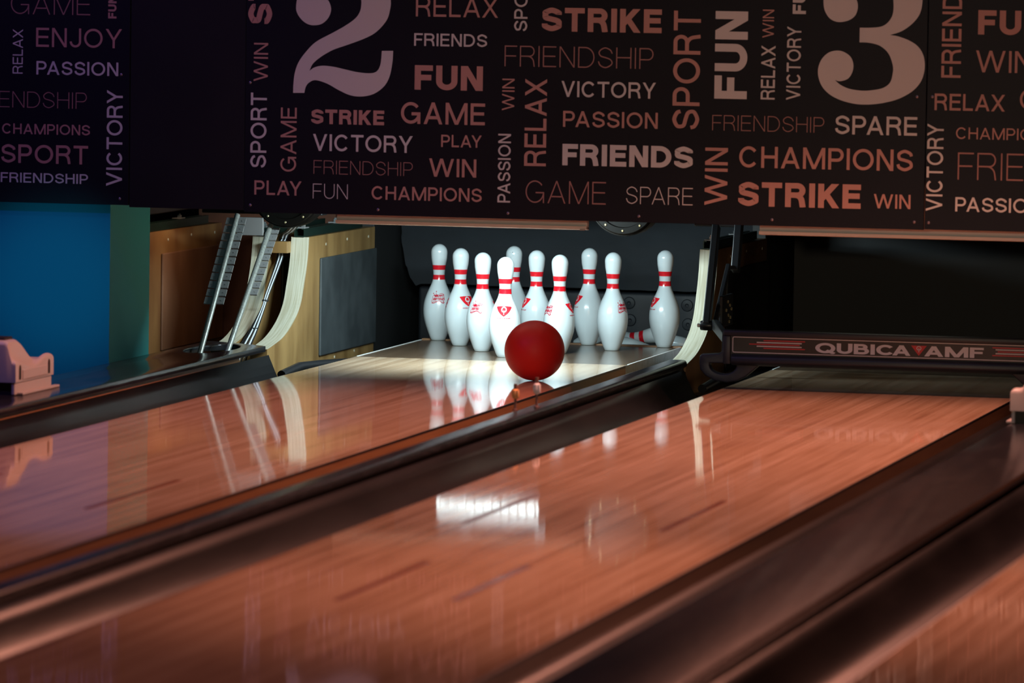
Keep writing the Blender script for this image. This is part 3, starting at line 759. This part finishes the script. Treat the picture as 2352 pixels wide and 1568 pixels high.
TWO =  [(-0.0531,1.3612),(-0.0543,1.3308),(-0.0668,1.2901),(-0.1029,1.2489),(-0.1445,1.2253),(-0.2072,1.2013),(-0.2596,1.1826),(-0.3014,1.1589),(-0.3327,1.1329),(-0.3456,1.1072),(-0.3456,1.1072),(-0.3273,1.1193),(-0.2983,1.1259),(-0.2588,1.1231),(-0.2166,1.1148),(-0.1691,1.1056),(-0.1218,1.1030),(-0.0983,1.1120),(-0.0866,1.1376),(-0.0825,1.1823),(-0.0825,1.1823),(-0.0417,1.1831),(-0.0417,1.1831),(-0.0437,1.1435),(-0.0535,1.0926),(-0.0739,1.0567),(-0.1103,1.0306),(-0.1522,1.0206),(-0.1943,1.0238),(-0.2366,1.0407),(-0.2790,1.0627),(-0.3214,1.0746),(-0.3450,1.0665),(-0.3580,1.0510),(-0.3630,1.0290),(-0.3630,1.0290),(-0.4042,1.0281),(-0.4042,1.0281),(-0.4031,1.0653),(-0.3983,1.1011),(-0.3855,1.1369),(-0.3596,1.1731),(-0.3232,1.2093),(-0.2604,1.2435),(-0.2187,1.2671),(-0.1822,1.2931),(-0.1642,1.3188),(-0.1594,1.3493),(-0.1623,1.3695),(-0.1680,1.3998),(-0.1841,1.4249),(-0.2211,1.4420),(-0.2579,1.4415),(-0.2945,1.4231),(-0.3099,1.3975),(-0.3044,1.3773),(-0.2884,1.3649),(-0.2750,1.3473),(-0.2694,1.3220),(-0.2795,1.2939),(-0.3030,1.2732),(-0.3319,1.2676),(-0.3557,1.2723),(-0.3770,1.2872),(-0.3931,1.3098),(-0.3971,1.3351),(-0.3862,1.3861),(-0.3525,1.4324),(-0.2950,1.4662),(-0.2216,1.4775),(-0.1480,1.4710),(-0.0952,1.4465),(-0.0632,1.4066)]
THREE =  [(1.5332,1.1119),(1.5332,1.1119),(1.5523,1.1086),(1.5793,1.1182),(1.5940,1.1426),(1.5962,1.1694),(1.5859,1.1933),(1.5639,1.2089),(1.5394,1.2138),(1.5096,1.2063),(1.4856,1.1833),(1.4737,1.1510),(1.4760,1.1188),(1.4902,1.0869),(1.5179,1.0607),(1.5563,1.0427),(1.6054,1.0314),(1.6543,1.0303),(1.7029,1.0367),(1.7568,1.0522),(1.8048,1.0800),(1.8338,1.1153),(1.8448,1.1582),(1.8401,1.2008),(1.8206,1.2325),(1.7905,1.2522),(1.7524,1.2659),(1.7225,1.2707),(1.7225,1.2707),(1.7628,1.2848),(1.8000,1.3121),(1.8237,1.3445),(1.8321,1.3820),(1.8303,1.4140),(1.8186,1.4564),(1.7856,1.4879),(1.7312,1.5083),(1.6662,1.5138),(1.5960,1.5063),(1.5422,1.4841),(1.5049,1.4461),(1.4894,1.4030),(1.4903,1.3602),(1.5044,1.3310),(1.5238,1.3164),(1.5483,1.3120),(1.5780,1.3189),(1.5994,1.3353),(1.6081,1.3622),(1.6037,1.3889),(1.5870,1.4126),(1.5677,1.4257),(1.5646,1.4470),(1.5859,1.4687),(1.6236,1.4773),(1.6671,1.4727),(1.7054,1.4493),(1.7250,1.4176),(1.7322,1.3803),(1.7303,1.3429),(1.7162,1.3160),(1.6922,1.2995),(1.6544,1.2946),(1.6165,1.2939),(1.6165,1.2939),(1.6164,1.2436),(1.6164,1.2436),(1.6500,1.2427),(1.6881,1.2327),(1.7184,1.2065),(1.7339,1.1667),(1.7344,1.1400),(1.7259,1.1078),(1.7019,1.0885),(1.6641,1.0798),(1.6262,1.0774),(1.5827,1.0834),(1.5526,1.0962)]
SCREWS = [(1, [(-1.0398,0.6380),(-1.0390,1.0796)]), (2, [(-0.5619,1.0611),(-0.5564,0.6279),(-0.0888,0.6234),(0.3816,0.6226)]), (2, [(0.8504,0.6241)]), (2, [(1.3217,0.6243),(1.8204,1.0605),(1.8195,0.6291)]), (3, [(1.8693,0.6282),(1.8738,1.0616)])]
PANELS = {
    1: (-2.30, -1.008, .616, 'far left dark printed panel with ENJOY and PASSION in violet light'),
    2: (-.580, 1.852, .603, 'wide dark printed panel with the big numerals 2 and 3'),
    3: (1.855, 3.60, .605, 'dark printed panel at the right edge with RELAX and PASSION'),
}
ROOT = {}
for k, (xa, xb, zb, lab) in PANELS.items():
    t = thing('masking_panel', lab, 'masking panel', (0, 0, 0)); ROOT[k] = t
    MB().box(xa, xb, MY + .001, MY + .019, zb, 2.30).build('board', M['mask'], t, bevel=.001)
t = thing('blank_masking_panel', 'plain black panel without print between the first two printed panels', 'masking panel', (0, 0, 0))
MB().box(-1.006, -.582, MY + .006, MY + .024, .609, 2.30).build('board', M['mask_blank'], t, bevel=.001)
for (txt, vert, x0, z0, ln, hh, wt, co, pa) in WORDS:
    m = M['print_dim'] if (wt == 'thin' and co == 'copper') else M['print_' + co]
    o = word_mesh(txt, vert, x0, z0, ln, hh, wt, MY - .0004).build('printed_word', m, ROOT[pa])
    o['label'] = 'the word %s printed in %s %s capitals%s' % (txt, {'thin': 'hairline', 'reg': 'light', 'med': 'medium', 'bold': 'bold'}[wt], {'white': 'pale', 'copper': 'copper'}[co], ', running upwards' if vert else '')
def filled(pts, name, m, parent, lab):
    P = catmull(pts, 5, True)
    bm = bmesh.new(); vs = [bm.verts.new((x, MY - .0004, z)) for x, z in P]
    es = [bm.edges.new((vs[i], vs[(i + 1) % len(vs)])) for i in range(len(vs))]
    bmesh.ops.triangle_fill(bm, use_beauty=True, edges=es, normal=(0, -1, 0))
    me = bpy.data.meshes.new(name); bm.to_mesh(me); bm.free(); me.materials.append(m)
    o = bpy.data.objects.new(name, me); COL.objects.link(o); o.parent = parent; o['label'] = lab
    return o
filled(TWO, 'printed_numeral', M['print_white'], ROOT[2], 'large pale numeral 2')
filled(THREE, 'printed_numeral', M['print_white'], ROOT[2], 'large pale numeral 3')
for (pa, pts) in SCREWS:
    for (x, z) in pts:
        MB().lathe([(.0052, 0), (.0048, .0015), (.002, .0026)], 14, Matrix.Translation((x, MY + .001, z)) @ Matrix.Rotation(math.radians(90), 4, 'X')).build('screw', M['screw'], ROOT[pa], smooth=True)

# ------------------------------------------------------------------ lamp housings behind the panels
def make_pin_light(x0, x1, label):
    t = thing('pin_light', label, 'light fitting', (0, 0, 0))
    MB().prism([(-1.33, .566), (-1.318, .558), (-1.30, .558), (-1.30, .75), (-1.33, .75)], x0, x1, 'x').build('front_plate', M['bar_white'], t, bevel=.002)
    MB().prism([(-1.345, .560), (-1.30, .556), (-1.30, .565), (-1.345, .572)], x0, x1, 'x').build('lower_lip', M['bar_white'], t, bevel=.0015)
    MB().box(x0, x1, -1.30, -.78, .742, .75).build('top_plate', M['bar_white'], t)
    MB().tube([(x0 + .06, -.86, .690), (x1 - .14, -.86, .690)], .012, 12).build('lamp_tube', M['tube'] if x0 < 1 else M['bar_white'], t, smooth=True)
    for xx in (x0 + .05, x1 - .13):
        MB().box(xx - .012, xx + .012, -.885, -.835, .66, .742).build('lamp_holder', M['bar_white'], t, bevel=.002)
    for xx in (x0 + .12, x1 - .2):
        MB().box(xx - .012, xx + .012, -1.29, -1.27, .75, 3.7).build('hanger', M['black'], t)
    MB().box(x1 - .022, x1 - .004, -1.352, -1.342, .557, .561).build('clip', M['zinc'], t)
    return t
make_pin_light(-.312, .607, 'white lamp housing showing below the panels, over the standing pins')
make_pin_light(1.228, 2.60, 'white lamp housing showing below the panels, over the sweep bar lane')

# ------------------------------------------------------------------ kickbacks (plywood side boards)
CURVE = [(.038, .433), (.017, .342), (-.023, .26), (-.075, .18), (-.172, .119), (-.318, .07), (-.487, .044), (-.535, .039)]
def make_kickback(xr, dy, label, face, pad, th=.066, pad_lo=-.035):
    t = thing('kickback', label, 'kickback', (0, 0, 0))
    fr = catmull(CURVE, 5); fr = [(y + dy - .0, z) for y, z in fr]
    back = 1.052 + dy
    body = [(y + .010, z) for y, z in fr] + [(-.53 + dy, FZ), (back, FZ), (back, .430), (.048 + dy, .433)]
    MB().prism(body, xr - th, xr, 'x').build('board', face, t)
    strip = fr + [(y + .0105, z) for y, z in fr[::-1]]
    MB().prism(strip, xr - th - .001, xr + .0012, 'x').build('front_edge', M['lam'], t, bevel=.002)['label'] = 'pale laminated curved front edge'
    p = MB().box(xr, xr + .010, .207 + dy, back, pad_lo, .345).build('wear_pad', pad, t, bevel=.004)
    # channel on top
    ch = MB()
    xa, xb = xr - th + .012, xr - .012
    ch.box(xa, xb, .03 + dy, .90 + dy, .434, .438); ch.box(xa, xa + .004, .03 + dy, .90 + dy, .438, .466); ch.box(xb - .004, xb, .03 + dy, .90 + dy, .438, .466)
    ch.box(xa + .004, xa + .013, .03 + dy, .90 + dy, .462, .466); ch.box(xb - .013, xb - .004, .03 + dy, .90 + dy, .462, .466)
    c = ch.build('channel', M['green_steel'], t)
    for yy in (.07, .55):
        MB().box(xa + .002, xb - .002, yy - .03 + dy, yy + .03 + dy, .466, .471).build('clamp_plate', M['plate'], t, bevel=.001)
        MB().lathe([(.010, 0), (.010, .010), (.006, .011), (.006, .016)], 6, Matrix.Translation((xb - .018, yy + dy, .471))).build('bolt', M['zinc'], t)
    for (yy, zz) in ((.30, .395), (.62, .40), (.95, .395), (.45, -.055), (.75, -.05)):
        MB().lathe([(.006, 0), (.005, .002)], 10, Matrix.Translation((xr, yy + dy, zz)) @ Matrix.Rotation(math.radians(90), 4, 'Y')).build('nail_plug', M['lam'], t)
    return t
make_kickback(-.79, 0, 'golden plywood kickback with grey rubber pad left of the standing pins', M['ply'], M['rubber'])
make_kickback(-.944, 0, 'pale curved plywood kickback half hidden behind the two steel rods', M['ply'], M['pad_black'], pad_lo=.10)
make_kickback(-1.43, 0, 'brown plywood kickback with brown pad behind the blue pillar', M['ply_dark'], M['pad_brown'])
make_kickback(.83, -.095, 'pale curved plywood kickback between the pins and the sweep bar', M['ply_dark'], M['pad_black'])
# brace between the two left kickbacks
tag(MB().box(-.944, -.856, -.02, .03, .372, .417).build('cross_brace', M['ply'], bevel=.003), 'short plywood cross brace joining the two left kickbacks', 'brace')
tag(MB().box(-.942, -.858, .50, .52, FZ, .44).build('inner_board', M['inner'], bevel=.002), 'dark red-brown board deep in the gap behind the hanging cables', 'inner board')
# dark boards further back
tag(MB().box(-.86, -.795, 1.06, 2.2, FZ, .62).build('pit_side_board', M['pad_black'], bevel=.003), 'black pit wall board behind the golden plywood kickback', 'side board')
tag(MB().box(.77, .825, .96, 2.2, FZ, .62).build('pit_side_board', M['pad_black'], bevel=.003), 'black pit wall board behind the middle kickback', 'side board')
tag(MB().box(-1.60, -1.02, 1.30, 1.36, FZ, .70).build('pit_back_board', M['inner']), 'dark board closing the gap behind the brown kickback', 'back board')

# ------------------------------------------------------------------ pinspotter beams hidden in the dark above the kickbacks
def beam(x0, x1, y0, y1, z0, z1, lab):
    z1 = 3.7 if z1 > 1 else z1
    tag(MB().box(x0, x1, y0, y1, z0, z1).build('machine_beam', M['black'], bevel=.004), lab, 'machine beam')
beam(-1.52, -1.41, -.30, 1.2, .505, .60, 'black steel machine beam above the brown plywood kickback')
beam(-1.20, -.72, -.02, .06, .52, .66, 'black steel cross beam above the two steel rods')
beam(.74, .90, -.06, .9, .52, .70, 'black steel beam above the middle kickback')
tag(MB().box(-.978, -.876, -.30, -.28, .452, .520).build('grey_bracket', M['plate'], bevel=.002), 'grey steel bracket between the tops of the two rods', 'bracket')

# ------------------------------------------------------------------ ball lift rods over the hole in the capping
t = thing('ball_lift', 'pair of slanting steel rods with rows of small grey plates', 'ball lift', (0, 0, 0))
def rod(a, b, sides):
    A, B = Vector(a), Vector(b); d = (B - A).normalized()
    r = MB().tube([A, B], .0105, 14).build('rod', M['rod'], t, smooth=True)
    nrm = d.cross(Vector((1, 0, 0))).normalized()
    for k in range(11 if len(sides) > 1 else 10):
        c = B - d * (.030 + k * .0395)
        for s in sides:
            mb = MB().obox(c + Vector((s * .0245, 0, 0)) + nrm * .002, (1, 0, 0), d, nrm, .0135, .0160, .0025)
            mb.obox(c + Vector((s * .026, 0, 0)) - nrm * .0008, (1, 0, 0), d, nrm, .002, .002, .001)
            mb.build('track_plate', M['plate'], t)
rod((-.935, -.985, -.02), (-.935, -.445, .535), (-1, 1))
rod((-.860, -.905, -.02), (-.860, -.245, .490), (1,))
# rod bracket standing under the hole
MB().box(-.95, -.845, -1.0, -.90, FZ, -.02).build('foot_block', M['black'], t, bevel=.003)

# cable bundle
t = thing('cable_bundle', 'bundle of white and black cables hanging between the left kickbacks', 'cables', (0, 0, 0))
def cpath(dx, dy): return catmull([(-.772 + dx, -.14 + dy, .56), (-.800 + dx, -.10 + dy, .495), (-.845 + dx, -.03 + dy, .458), (-.885 + dx, .047 + dy, .440), (-.902 + dx, .060 + dy, .39), (-.904 + dx * .8, .045 + dy, .345), (-.906 + dx * .5, -.12 + dy, .220), (-.906 + dx * .4, -.17 + dy, .175), (-.908 + dx, -.29 + dy, .095), (-.907 + dx * 1.5, -.42 + dy, .030), (-.905 + dx * 1.5, -.52 + dy, -.06), (-.905 + dx * 1.5, -.53 + dy, FZ)], 4)
for (dx, dy, m) in ((-.010, 0, 'cable_black'), (-.004, -.008, 'cable_white'), (.002, -.006, 'cable_black'), (.008, -.004, 'cable_white'), (.012, .002, 'cable_black'), (-.016, .004, 'cable_black')):
    MB().tube(cpath(dx, dy), .0031, 8).build('cable', M[m], t, smooth=True)
for zc, xc, yc in ((.197, -.906, -.145), (.098, -.908, -.285)):
    MB().lathe([(.012, -.004), (.013, 0), (.012, .004)], 14, Matrix.Translation((xc, yc, zc))).build('cable_tie', M['cable_black'], t, smooth=True)

# ------------------------------------------------------------------ round black drums under the panels
def make_drum(x, y, z, r, label):
    t = thing('machine_drum', label, 'machine drum', (x, y, z))
    X = Matrix.Rotation(math.radians(90), 4, 'X')
    MB().lathe([(r * .97, -.12), (r, -.11), (r, -.016), (r * .985, -.010), (r * .955, -.010), (r * .95, -.004), (r * .92, 0), (r * .76, 0), (r * .74, -.012), (.004, -.014)], 72, X).build('housing', M['drum'], t, smooth=True)
    MB().box(-.03, .03, .04, .10, r * .98, 3.7 - z).build('hanger', M['black'], t)
    for k in range(10):
        a = math.radians(18 + 36 * k)
        MB().lathe([(.0045, -.001), (.0045, .002), (.003, .0035)], 10, Matrix.Translation((r * .84 * math.cos(a), 0, r * .84 * math.sin(a))) @ X).build('bolt', M['brass'], t, smooth=True)
    return t
make_drum(-.788, -.30, .622, .139, 'round black drum with brass bolts above the left kickbacks')
make_drum(.516, -.30, .618, .132, 'round black drum with brass bolts over the right-hand pins')

# ------------------------------------------------------------------ curtain and cushion behind the pins
rnd = random.Random(3)
def jag(a, b, n, amp):
    out = []
    for k in range(n):
        u = k / n; out.append((a[0] + (b[0] - a[0]) * u + rnd.uniform(-amp, amp), a[1] + (b[1] - a[1]) * u + rnd.uniform(-amp, amp)))
    return out
out = [(.76, .85), (-.80, .85)] + jag((-.785, .44), (-.778, .30), 6, .003) + jag((-.772, .275), (-.735, .18), 6, .006) + [(-.72, .172)] + jag((-.70, .182), (.74, .180), 30, .0015) + [(.76, .182)]
t = thing('pit_curtain', 'dark blue-grey ragged curtain hanging behind the pins', 'curtain', (0, 0, 0))
MB().prism(out, 1.46, 1.475, 'y').build('cloth', M['curtain'], t)
MB().prism([(-.74, .34), (.75, .345), (.75, .35), (-.74, .346)], 1.4585, 1.462, 'y').build('crease_tape', M['curtain'], t)
t = thing('pit_cushion', 'dark padded cushion low behind the pins, below the curtain', 'cushion', (0, 0, 0))
MB().box(-.72, .76, 1.50, 1.56, PITZ, .168).build('pad', M['cushion'], t, bevel=.015, seg=4, smooth=True)
for (x, z) in ((.405, .122), (.41, .045), (.17, .055), (.165, .125), (-.55, .10)):
    MB().lathe([(.026, 0), (.022, .005), (.008, .007), (.004, .004)], 24, Matrix.Translation((x, 1.501, z)) @ Matrix.Rotation(math.radians(90), 4, 'X')).build('button', M['cushion'], t, smooth=True)
tag(MB().box(.86, 2.36, 1.40, 1.42, FZ, .9).build('pit_curtain', M['pad_black']), 'black curtain in the dark behind the sweep bar', 'curtain')

# pin setting table hanging above the pins
t = thing('pin_table', 'grey ribbed pin setting table hanging hidden above the standing pins', 'pin table', (0, 0, 0))
MB().box(-.30, .10, .20, .72, .625, .66).build('deck', M['plate'], t, bevel=.004)
MB().box(-.30, .10, .185, .20, .578, .618).build('front_plate', M['table'], t, bevel=.002)
for k in range(12):
    xx = -.29 + k * .034
    MB().box(xx - (.004 if k % 4 else .010), xx + .004, .168, .186, .568 + .010 * (k % 3), .620).build('rib', M['table'], t, bevel=.002)
for xx in (-.25, .05):
    MB().box(xx - .02, xx + .02, .44, .48, .66, 3.7).build('hanger', M['black'], t)

# ------------------------------------------------------------------ blue pillar
t = thing('pillar', 'blue painted pillar with a side tinted teal by light at the left edge', 'pillar', (0, 0, FZ))
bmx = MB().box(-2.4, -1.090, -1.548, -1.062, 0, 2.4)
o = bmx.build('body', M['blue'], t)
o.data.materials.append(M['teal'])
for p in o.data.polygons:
    if p.normal.x > .9: p.material_index = 1  # right-hand face takes the light-tinted colour

# ------------------------------------------------------------------ sweep bar
SY = -1.15
t = thing('sweep_bar', 'black lowered sweep bar with red striped lettered label', 'sweep bar', (0, 0, 0))
xr = 2.30
hookL = [(1.196, .080), (1.150, .040), (1.118, .024), (1.080, .018), (1.040, .023), (1.005, .040), (.985, .062), (.982, .085), (.983, .110), (.990, .117), (1.050, .121), (1.062, .128), (1.063, .196), (1.070, .206)]
mirror = lambda P: [(3.30 - x, z) for x, z in P[::-1]]
outline = hookL + mirror(hookL)
DM = [(1.019, .086), (1.117, .087)] + [(1.068 + .049 * math.cos(q), .080 + .032 * math.sin(q)) for q in [-.1 - .294 * k for k in range(11)]]
def holed_plate(name, outer, holes, ya, yb, m, parent, bev):
    bm = bmesh.new(); cnt = [len(outer)] + [len(h) for h in holes]
    for yy in (ya, yb):
        es = []
        for pts in [outer] + holes:
            vs = [bm.verts.new((x, yy, z)) for x, z in pts]
            es += [bm.edges.new((vs[i], vs[(i + 1) % len(vs)])) for i in range(len(vs))]
        bmesh.ops.triangle_fill(bm, use_beauty=True, edges=es, normal=(0, -1, 0))
    bm.verts.ensure_lookup_table(); tot = sum(cnt); o = 0
    for c in cnt:
        for i in range(c): bm.faces.new((bm.verts[o + i], bm.verts[o + (i + 1) % c], bm.verts[tot + o + (i + 1) % c], bm.verts[tot + o + i]))
        o += c
    bmesh.ops.recalc_face_normals(bm, faces=bm.faces)
    es = [e for e in bm.edges if len(e.link_faces) == 2 and e.calc_face_angle(0) > 1.2]
    bmesh.ops.bevel(bm, geom=es, offset=bev, segments=3, affect='EDGES', profile=.5, clamp_overlap=True)
    for f in bm.faces: f.smooth = True
    me = bpy.data.meshes.new(name); bm.to_mesh(me); bm.free(); me.materials.append(m)
    try: me.set_sharp_from_angle(angle=math.radians(40))
    except Exception: pass
    o = bpy.data.objects.new(name, me); COL.objects.link(o); o.parent = parent
    return o
holed_plate('board', outline, [DM, [(3.30 - x, z) for x, z in DM[::-1]]], SY + .012, SY + .055, M['sweep'], t, .005)
# raised frame round the label recess
fr_o = [(1.070, .120), (1.070, .206), (2.230, .206), (2.230, .120)]
mb = MB()
mb.box(1.070, 2.230, SY, SY + .014, .186, .206); mb.box(1.070, 1.096, SY, SY + .014, .085, .186); mb.box(2.204, 2.230, SY, SY + .014, .085, .186)
mb.prism([(SY, .085), (SY - .012, .095), (SY - .010, .112), (SY, .121), (SY + .014, .121), (SY + .014, .08)], 1.10, 2.20, 'x')
mb.build('frame', M['sweep'], t, bevel=.004, seg=2, smooth=True)
lab = MB().box(1.098, 2.202, SY + .006, SY + .0115, .124, .186).build('label_plate', M['label'], t)
def rrect(x0, x1, z0, z1, r, n=5):
    P = []
    for (cx, cz, a0) in ((x1 - r, z1 - r, 0), (x0 + r, z1 - r, 90), (x0 + r, z0 + r, 180), (x1 - r, z0 + r, 270)):
        P += arc(cx, cz, r, r, a0, a0 + 90, n)
    return P
mb = MB()
for q in ribbon(rrect(1.104, 2.196, .1285, .1825, .005), .0028, True): mb.add([(p[0], SY + .0052, p[1]) for p in q], [(0, 1, 2, 3)])
mb.build('border_line', M['label_line'], lab)
def stripes(x0, sgn):
    for (z, a, b, m) in ((.1725, .036, .139, 'label_red'), (.1655, .019, .131, 'label_line'), (.1588, .000, .126, 'label_red'), (.1520, .019, .131, 'label_line'), (.1450, .036, .139, 'label_red')):
        xa, xb = sorted((x0 + sgn * a * 1.45, x0 + sgn * b * 1.45))
        MB().box(xa, xb, SY + .0050, SY + .0058, z - .0020, z + .0020).build('stripe', M[m], lab)
stripes(1.163, 1); stripes(2.236, -1)
for (txt, xa, xb) in (('QUBICA', 1.402, 1.744), ('AMF', 1.792, 2.004)):
    word_mesh(txt, 0, xa, .1345, xb - xa, .0365, 'bold', SY + .0052, .95, .07).build('lettering', M['label_grey'], lab)
MB().add([(1.745, SY + .0051, .1715), (1.801, SY + .0051, .1715), (1.773, SY + .0051, .136)], [(0, 1, 2)]).build('triangle_emblem', M['label_red'], lab)
mb = MB()
for q in ribbon(arc(1.773, .1625, .0075, .0065, 0, 360, 24)[:-1], .0025, True): mb.add([(p[0], SY + .0049, p[1]) for p in q], [(0, 1, 2, 3)])
for q in ribbon([(1.773, .163), (1.773, .148)], .0022, False): mb.add([(p[0], SY + .0049, p[1]) for p in q], [(0, 1, 2, 3)])
mb.build('letter_q', M['label_grey'], lab)
# arms from the machine down to the bar
def arm(pts, w, d, name='arm'):
    mb = MB()
    for a, b in zip(pts[:-1], pts[1:]):
        A, B = Vector(a), Vector(b); dd = (B - A).normalized(); ax = Vector((1, 0, 0)); nn = dd.cross(ax).normalized()
        mb.obox((A + B) / 2, ax, dd, nn, w, (B - A).length / 2 + .004, d)
    return mb.build(name, M['black'], t, bevel=.003)
arm([(.905, -.47, .54), (.905, -.62, .19)], .0125, .022)
a2 = arm([(.958, -.30, .55), (.958, -.36, .375)], .014, .022)
arm([(.935, -.38, .39), (.935, -.62, .19)], .008, .012, 'link')
MB().lathe([(.016, -.022), (.018, -.018), (.018, .018), (.016, .022)], 24, Matrix.Translation((.905, -.625, .185)) @ Matrix.Rotation(math.radians(90), 4, 'Y')).build('pivot', M['black'], t, smooth=True)
MB().lathe([(.007, 0), (.007, .010), (.004, .012)], 6, Matrix.Translation((.882, -.625, .185)) @ Matrix.Rotation(math.radians(-90), 4, 'Y')).build('bolt', M['zinc'], t)
arm([(.935, -.62, .19), (1.09, -1.10, .15)], .012, .018, 'link')
for (yy, zz) in ((-.50, .235), (-.47, .265), (-.43, .25), (-.46, .215), (-.42, .205), (-.40, .235), (-.44, .19)):
    MB().lathe([(.006, 0), (.006, .004), (.004, .006)], 8, Matrix.Translation((.951, yy, zz)) @ Matrix.Rotation(math.radians(90), 4, 'Y')).build('bolt', M['brass'], t, smooth=True)
MB().box(.938, .952, -.56, -.36, .175, .29).build('bolt_plate', M['black'], t, bevel=.003)
